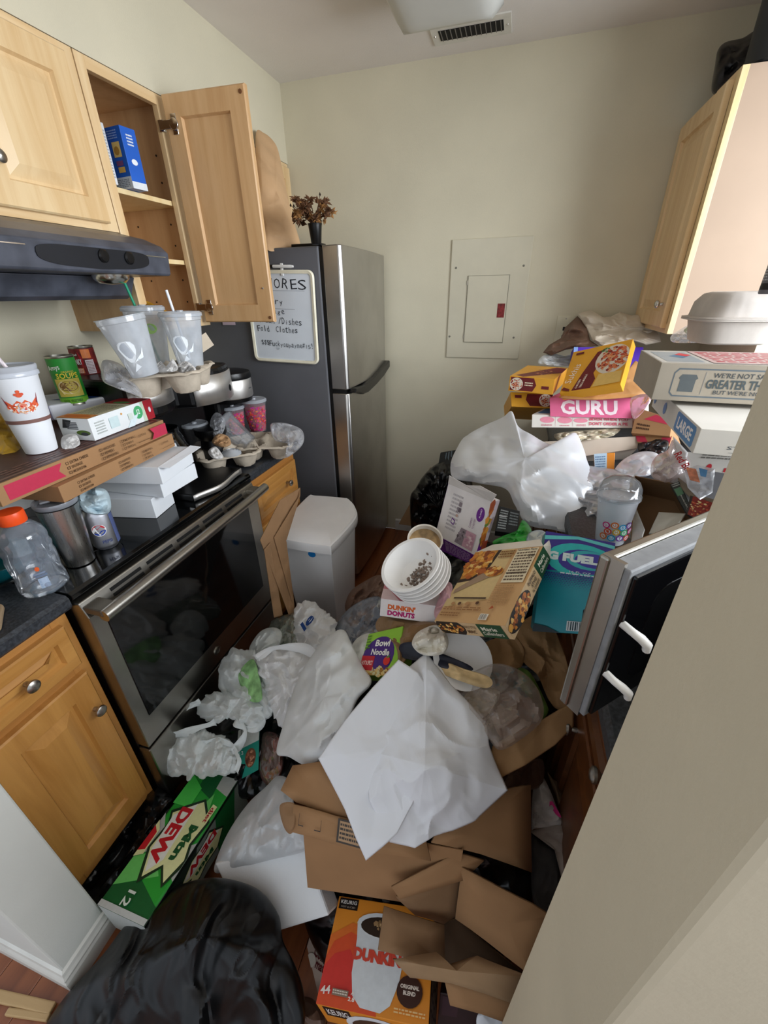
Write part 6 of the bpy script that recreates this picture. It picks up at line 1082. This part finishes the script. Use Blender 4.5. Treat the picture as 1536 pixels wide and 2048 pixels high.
# noodle bowl
o=qbox('noodle_bowl','green and purple instant noodle bowl sleeve beside the wrapping paper','food box',[(716,1350,1.10),(790,1352,1.04),(806,1252,1.10),(737,1268,1.15)],.07,mat('noodle_green','#8fc23c',.35,var=.06),[('e',.44,.44,.44,.42,'#4a2a78'),('p',[(.0,0),(1,.0),(.9,.18),(.6,.08),(.1,.14)],'#c9a45a'),('bits',.5,.08,.4,.08,['#e0c27a','#a8772f','#8f5a24','#d8d0a0'],40,.05),('p',[(-.02,.13),(.36,.10),(.37,.42),(.0,.46)],'#c02a33'),('t','HOT & SPICY',.18,.28,.10,'#f2dcd4',-3,.32,.02),('t','Bowl',.52,.70,.15,'#f2efe8',-6,.42,.03),('t','Noodle',.50,.50,.14,'#f2efe8',-6,.52,.03),('e',.72,.30,.09,.09,'#d8352e'),('p',[(.68,.36),(.76,.36),(.80,.42)],'#4f9a3a'),('lines',.03,.6,.16,.95,5,'#4f7a2a')])
soft('snack_wrapper','white and black wrapper with green edge left of the noodle bowl','wrapper',[(700,1300,1.2),(716,1275,1.22),(742,1268,1.2),(735,1310,1.13),(718,1340,1.12),(702,1330,1.15)],mat('wrap_bw','#d7d9d4',.4,var=.25,scale=18),bulge=.015,amp=.008,seed=123)
soft('napkin','crumpled ivory paper napkin ball under the pasta box corner','napkin',[(824,1288,1.03),(832,1268,1.05),(850,1256,1.06),(872,1250,1.05),(890,1262,1.03),(897,1285,1.0),(888,1306,.98),(862,1312,.98),(838,1306,1.0)],mat('ivory_napkin','#e6e1d3',.85,var=.03),bulge=.03,amp=.032,nf=14,fr=(12,28),seed=124,smooth=18)
soft('pink_paper','crumpled pink and white paper between the donut box and pasta box','paper',[(868,1225,1.03),(878,1195,1.06),(892,1165,1.08),(905,1172,1.05),(900,1210,1.02),(890,1240,1.0),(876,1245,1.0)],film('pink_tissue','#d9a7ad',0,.2,.2,.4,.3,30),bulge=.012,amp=.008,fr=(15,35),seed=125)
soft('dark_label','dark blue card with white script under the ivory napkin','card',[(800,1290,1.06),(830,1285,1.04),(880,1305,1.01),(938,1330,.98),(942,1342,.97),(900,1340,.98),(850,1325,1.01),(805,1315,1.05)],mat('navy_card','#171b2b',.4,var=.3),bulge=.006,amp=.003,seed=126)
p=at(925,1318,d=1.01); t=T('foam_plate','white foam plate half buried under the pasta box','plate',M=MX(p,wr_+dr_*.25,z=(-VIEW*.75-dr_*.45+wr_*.3)))
MB().lathe([(0,-.008),(.05,-.007),(.062,0),(.075,.003),(.075,.005),(.061,.003),(.049,-.004),(0,-.005)],40).build('plate_body',M_fb,t,smooth=True)
soft('pizza_crust','pale strip of pizza crust crossing the stained plastic bag','food',[(868,1330,1.0),(885,1322,1.0),(930,1338,.97),(975,1352,.95),(985,1368,.94),(968,1376,.94),(920,1362,.96),(880,1345,.99)],mat('crust','#c8ab7c',.8,var=.2,scale=40,bump=.3,bscale=60),bulge=.006,amp=.005,seed=127)
soft('plastic_bag','clear stained plastic bag holding food scraps in the open brown bag','plastic bag',[(903,1392,.99),(922,1362,1.0),(950,1342,1.0),(985,1328,1.0),(1020,1332,1.0),(1055,1352,1.0),(1082,1392,.98),(1084,1440,.94),(1040,1480,.91),(1000,1500,.90),(975,1475,.91),(945,1440,.94),(918,1415,.97)],film('stained_clear','#c9b7a8',.62,.3,.35,.25,.4,22),bulge=.03,amp=.012,nf=14,fr=(8,24),seed=128)
soft('food_scrap','crumpled pale paper towel inside the stained plastic bag','napkin',[(920,1420,1.02),(935,1385,1.03),(970,1372,1.02),(1000,1385,1.0),(985,1420,.98),(955,1445,.98)],mat('greasy_paper','#c9bda9',.7,var=.15,scale=20),bulge=.025,amp=.015,fr=(12,30),seed=129)
soft('salad_carton','green and orange printed carton inside the open brown bag','food box',[(1035,1340,1.06),(1060,1345,1.05),(1090,1400,1.01),(1096,1425,.99),(1075,1440,.98),(1050,1400,1.02)],mat('green_orange','#5f7f35',.45,var=.7,scale=14),bulge=.01,amp=.004,seed=130)
soft('sauce_tray','brown meat tray seen through the stained plastic bag','tray',[(985,1400,1.02),(1040,1380,1.03),(1080,1420,.99),(1060,1450,.96),(1010,1480,.94),(985,1440,.98)],mat('meat_brown','#8a5f4c',.6,var=.3,scale=12),bulge=.012,amp=.004,seed=131)
# open brown paper bag
t=T('paper_bag','large open brown paper bag full of trash right of the wrapping paper','paper bag',at(1060,1430,d=1.0)); I=t.matrix_world.copy(); off=Matrix.Translation(-Vector(t.location))
def child(o): o.parent=t; o.matrix_local=off; return o
child(soft('front_panel',None,None,[(985,1492,.93),(1020,1470,.94),(1075,1445,.95),(1120,1418,.97),(1148,1404,.98),(1147,1452,.96),(1110,1490,.94),(1050,1530,.92),(1000,1556,.91),(975,1540,.91)],M_bag2,bulge=.006,back=False,amp=.006,fr=(4,9),seed=132,sharp=True,thick=.0015))
child(soft('back_panel',None,None,[(1030,1262,1.10),(1062,1232,1.12),(1090,1228,1.13),(1112,1265,1.10),(1132,1320,1.07),(1148,1404,1.0),(1120,1420,1.0),(1098,1400,1.03),(1075,1350,1.06),(1045,1320,1.08)],M_bag2,bulge=.0,back=False,amp=.018,fr=(6,14),seed=133,thick=.0015))
child(soft('left_panel',None,None,[(955,1300,1.05),(985,1278,1.07),(1025,1272,1.09),(1048,1300,1.08),(1040,1335,1.05),(1000,1330,1.03),(975,1325,1.03)],M_bag2,bulge=.0,back=False,amp=.014,fr=(6,14),seed=134,thick=.0015))
soft('paper_bag','brown paper bag edge below the donut box and noodle bowl','paper bag',[(752,1258,1.16),(765,1232,1.18),(820,1240,1.12),(880,1250,1.06),(870,1290,1.03),(830,1300,1.05),(800,1330,1.05),(790,1290,1.08)],film('kraft_low','#8f6f4c',0,.12,.1,.5,.3,18),bulge=.01,amp=.012,fr=(7,16),seed=135)
# big carton with flaps
t=T('shipping_carton','large opened brown shipping carton under the white wrapping paper','cardboard box',at(760,1720,d=.98)); off=Matrix.Translation(-Vector(t.location))
bx=qbox('body',None,None,[(616,1774,.985),(905,1818,.92),(925,1700,.875),(606,1640,.925)],.30,M_card,[('r',.01,.0,.09,.09,'#241a12')],open_=(4,)); bx.parent=t; bx.matrix_local=off@bx.matrix_basis
fl_=child(sheet('front_flap',[(588,1608,.93),(700,1636,.905),(850,1672,.875),(862,1722,.865),(720,1700,.885),(583,1664,.915)],M_card,seed=141))
qa=at(600,1650,d=.912); mark(fl_,at(592,1660,d=.913),at(725,1697,d=.880),at(598,1612,d=.926),[('r',.03,.25,.035,.75,'#2b2118'),('r',.03,.25,.11,.29,'#2b2118'),('r',.37,.22,.375,.7,'#2b2118'),('r',.28,.22,.375,.26,'#2b2118'),('r',.62,.02,.98,.98,'#3a2f24'),('r',.65,.10,.95,.9,'#b08c66'),('lines',.66,.15,.94,.85,4,'#3a2f24')],.13,.045,.004)
child(sheet('left_flap',[(561,1583,.965),(586,1531,1.0),(640,1524,.97),(720,1600,.92),(700,1640,.905),(592,1607,.94)],M_card,seed=142))
child(sheet('right_flap',[(900,1610,.90),(1000,1580,.93),(1061,1570,.955),(1063,1745,.905),(960,1708,.885),(862,1684,.872)],M_card,seed=143))
child(soft('torn_corner',None,None,[(560,1610,.95),(590,1608,.935),(592,1650,.92),(580,1668,.92),(566,1650,.935)],M_cardd,bulge=.008,amp=.004,seed=144))
# second carton, standing open
t=T('cardboard_box','empty brown cardboard box lying open below the shipping carton','cardboard box',at(940,1850,d=.9)); off=Matrix.Translation(-Vector(t.location))
for nm,pts,m in (('top_flap',[(783,1772,.90),(915,1705,.885),(968,1722,.88),(925,1760,.885),(800,1795,.90)],M_card),('left_wall',[(792,1790,.905),(925,1735,.89),(918,1830,.93),(888,1848,.935),(830,1830,.92)],M_cardd),('right_wall',[(924,1732,.885),(1065,1808,.83),(1110,1840,.82),(1062,1948,.80),(1047,1940,.805),(911,1836,.90)],M_card),
 ('floor_panel',[(888,1842,.94),(912,1834,.93),(1050,1950,.86),(960,1935,.88),(890,1945,.90)],mat('carton_inner_shade','#4a3623',.9)),('front_flap',[(768,1812,.905),(888,1848,.905),(889,1928,.88),(850,1925,.865),(756,1896,.87)],M_cardd),('torn_flap',[(786,1917,.845),(872,1906,.86),(892,1936,.862),(955,1912,.85),(1060,1950,.80),(1045,2010,.79),(900,1965,.83),(820,1952,.84)],mat('flap_pale','#a58664',.85,var=.08)),('outer_wall',[(888,1955,.84),(1048,2000,.80),(1030,2048,.79),(900,2008,.82)],M_card)):  # floor panel colour holds the shade inside the box
    child(sheet(nm,pts,m,seed=hash(nm)%7+150 if 0 else 150+len(nm)))
# coffee pod box
KC=([1.4391,-0.162,-0.1128],[[0.9798,0.1073,0.1685],[-0.1059,0.9942,-0.0171]],[0.2962,0.2189,0.1251])
M,D=pose(KC,.83)
D=np.array((D[0]*.985,D[1],D[2])); cup_=[(.36+.0*i,0) for i in range(0)]
carton('coffee_pod_box','orange and red coffee pod box with a white cup picture at the bottom','food box',(M,D),mat('orange_box','#e8922e',.4,var=.04,scale=4),{
 'top':[('p',[(0,0),(.55,0),(.5,.3),(.32,.62),(.2,.66),(.05,.55),(0,.4)],'#e0542e'),('p',[(0,.1),(.4,.1),(.36,.3),(.22,.5),(.08,.44),(0,.32)],'#d93a33'),('p',[(.0,.40),(.05,.55),(.2,.66),(.32,.62),(.4,.7),(.2,.75),(0,.6)],'#e5742f'),('r',.02,.87,.22,.985,'#201714'),('t','KEURIG',.12,.945,.04,'#efeae4',0,.17,.02),('t','HOT & ICED',.12,.895,.018,'#c9b8a8',0,.15),
   ('p',[(.25,.74),(.27,.60),(.275,.30),(.315,.12),(.40,.04),(.58,.03),(.66,.10),(.72,.30),(.76,.74)],'#dfe6ea'),('e',.50,.76,.255,.125,'#e6ebee'),('e',.51,.745,.225,.10,'#33251c'),('bits',.55,.76,.12,.06,['#a8865c','#c9a87a','#8a6a44'],50,.018),('t','DUNKIN',.49,.47,.115,'#d94a36',0,.46,.07),('t',"'",.74,.52,.04,'#d94a36'),('e',.82,.24,.115,.13,'#3f2119'),('t','ORIGINAL',.82,.275,.035,'#f0e4d8',0,.17,.04),('t','BLEND',.82,.225,.035,'#f0e4d8',0,.11,.04),('t','44',.065,.12,.07,'#f2ece4',8,.09,.02),('r',.13,.09,.28,.145,'#8f7a6a'),('lines',.135,.10,.275,.14,2,'#e6dcd0'),('t','A',.32,.135,.03,'#f6f0e8',0,.03,.02),('t','2.8',.315,.085,.035,'#f6f0e8',0,.06,.02),('lines',.70,.05,.97,.10,2,'#f2c98a')],
 'front':[('r',.05,.45,.30,.95,'#201714'),('t','KEURIG',.175,.7,.3,'#efeae4',0,.2,.02),('e',.52,.3,.3,.6,'#e9edf0'),('e',.52,.22,.25,.5,'#4a372a')],
 'right':[('r',0,0,1,1,'#2b1d18'),('lines',.05,.1,.95,.9,4,'#8a7a6a')]})
qbox('creamer_carton','pale carton with red coffee creamer lettering beside the pod box','food box',[(588,1990,1.05),(648,2005,1.03),(668,1872,1.07),(627,1842,1.12)],.06,mat('creamer_card','#cdb7a8',.5),[('p',[(0,.0),(.45,.1),(.4,.38),(0,.3)],'#a8383a'),('p',[(.25,.82),(.75,.72),(.9,.9),(.3,1)],'#b5424a'),('t','Coffee',.66,.62,.16,'#5f1f22',-8,.62,.03),('t','mate',.72,.46,.12,'#5f1f22',-8,.45,.03),('e',.3,.5,.18,.1,'#e6dccc')])
soft('kraft_wrap','brown wrapping paper on the floor beside the coffee pod box','paper',[(592,1990,1.03),(628,2000,1.01),(650,2040,.97),(640,2100,.94),(590,2090,.95),(580,2040,.98)],MATS['kraft_dark'],bulge=.02,amp=.015,seed=161)
qbox('dark_carton','dark maroon carton at the bottom beside the coffee pod box','box',[(872,2080,.90),(1000,2100,.85),(1010,2010,.86),(880,1985,.90)],.05,mat('maroon_card','#2a1418',.4,var=.3),[('r',.05,.55,.3,.95,'#3f2630')])
soft('paper_scrap','white paper scrap at the bottom edge beside the doorway wall','paper',[(955,2030,.83),(985,2010,.83),(1010,2020,.82),(1005,2060,.81),(960,2065,.82)],M_paper,bulge=.004,amp=.006,seed=162)
# white wrapping paper
WG='sheets of white wrapping paper'
soft('wrapping_paper','crumpled white wrapping paper sheet with a pointed right corner on the brown carton','paper',[(853,1306,1.01),(895,1362,.98),(945,1415,.95),(973,1452,.93),(978,1490,.905),(1014,1580,.885),(950,1640,.87),(905,1662,.862),(868,1672,.86),(830,1694,.855),(780,1684,.86),(740,1600,.88),(730,1500,.92),(770,1400,.97),(815,1335,1.0)],M_wrapp,mid=(850,1530,.85),bulge=.012,amp=.0125,nf=7,fr=(3.5,9),seed=171,res=.7,smooth=18,sharp=True,back=False,thick=.0006,group=WG)
soft('wrapping_paper','smoother white wrapping paper sheet with its lower corner hanging over the carton front','paper',[(797,1320,.985),(836,1345,.965),(872,1400,.94),(868,1470,.90),(850,1540,.865),(825,1610,.845),(794,1667,.842),(732,1720,.845),(690,1620,.875),(637,1517,.92),(690,1440,.95),(745,1375,.97)],M_wrapp,bulge=.010,amp=.006,nf=5,fr=(2,6),seed=172,res=.7,smooth=18,sharp=True,back=False,thick=.0006,group=WG)
# black bag in the doorway
soft('garbage_bag','big tied black garbage bag in the doorway at the bottom of the heap','garbage bag',[(85,2075,.97),(125,2000,1.0),(205,1910,1.05),(262,1838,1.09),(335,1782,1.10),(400,1758,1.08),(458,1758,1.06),(518,1780,1.03),(556,1828,1.0),(566,1880,.97),(590,1930,.93),(608,1990,.90),(604,2070,.87),(560,2140,.86),(320,2170,.88),(120,2140,.94)],mat('black_bag_matte','#060607',.36,var=.3,scale=10,spec=.38),mid=(400,1870,.97),bulge=.07,amp=.020,nf=8,fr=(5,12),seed=181,rings=26,res=.45,axis=((420,1770,1.05),(330,2040,.9)),smooth=24)
# right gap by the counter
o=soft('paper_bag','white crumpled paper bag with pink print beside the carton flap','paper bag',[(1063,1660,1.02),(1064,1600,1.06),(1072,1542,1.10),(1085,1552,1.09),(1100,1580,1.06),(1115,1618,1.03),(1127,1648,1.0),(1095,1654,1.0),(1068,1658,1.01)],film('bag_offwhite','#d9d2cc',0,.2,.15,.45,.3,25),bulge=.015,amp=.012,fr=(8,20),seed=191)
q0=at(1102,1632,d=1.0); mark(o,q0,at(1124,1642,d=.985),at(1098,1605,d=1.025),[('p',[(.0,.45),(.1,.9),(.4,1),(.75,.5),(1,.1),(.95,-.1),(.5,.1),(.3,.3),(.42,.5),(.3,.68),(.12,.62)],'#c0236e')],.04,.035,.014,'pink_print')
soft('paper_strip','greyish torn paper strip hanging below the white paper bag','paper',[(1068,1660,1.01),(1126,1652,.99),(1132,1700,.96),(1140,1750,.92),(1128,1772,.91),(1115,1720,.94),(1104,1690,.97),(1066,1668,1.0)],film('strip_grey','#a99a8f',0,.2,.1,.5,.2,20),bulge=.006,amp=.008,seed=192)
soft('brown_bag_scrap','brown paper scraps with a rolled edge next to the white paper bag','paper',[(1095,1545,1.12),(1108,1560,1.1),(1130,1568,1.09),(1142,1590,1.07),(1157,1600,1.06),(1155,1650,1.02),(1160,1700,.98),(1138,1680,1.0),(1125,1640,1.03),(1110,1590,1.07)],film('brown_scrap','#80684f',0,.12,.1,.5,.3,22),bulge=.012,amp=.014,fr=(8,20),seed=193)
soft('dark_cloth','dark grey crumpled cloth between the two cardboard boxes and the counter','cloth',[(1062,1665,1.03),(1085,1680,1.01),(1105,1688,1.0),(1120,1718,.97),(1122,1770,.93),(1118,1830,.89),(1090,1835,.89),(1066,1800,.92),(1062,1730,.98)],mat('charcoal_cloth','#3c3836',.9,var=.15,scale=40),bulge=.02,amp=.014,fr=(6,16),seed=194)
soft('brown_paper','dark brown paper under the open paper bag and carton flap','paper',[(985,1550,1.06),(1040,1530,1.06),(1085,1520,1.1),(1078,1575,1.06),(1000,1575,1.04)],MATS['kraft_dark'],bulge=.01,amp=.012,seed=195)
# the lower layer that carries the heap
for ol,lb,sd,bl in (([(640,1330,1.62),(800,1270,1.55),(1000,1230,1.45),(1110,1330,1.33),(1110,1480,1.2),(950,1560,1.14),(760,1560,1.16),(600,1500,1.3)],'black garbage bag buried in the middle of the heap under the papers',201,.14),
 ([(640,1640,1.12),(900,1640,1.08),(1050,1700,1.02),(1040,1880,.98),(880,1960,.98),(680,1960,1.02),(600,1800,1.12)],'black garbage bag buried under the two cardboard boxes',202,.06),
 ([(850,1150,1.9),(1000,1080,1.8),(1120,1100,1.55),(1120,1260,1.35),(960,1330,1.3),(800,1300,1.5)],'black garbage bag buried under the foam bowls and cartons',203,.15),
 ([(400,1450,1.52),(520,1330,1.60),(640,1300,1.58),(660,1450,1.36),(560,1580,1.30),(440,1580,1.38)],'black garbage bag buried under the grocery bags',204,.08)):
    soft('garbage_bag',lb,'garbage bag',ol,M_blkbag,bulge=bl,amp=.02,fr=(5,12),seed=sd)
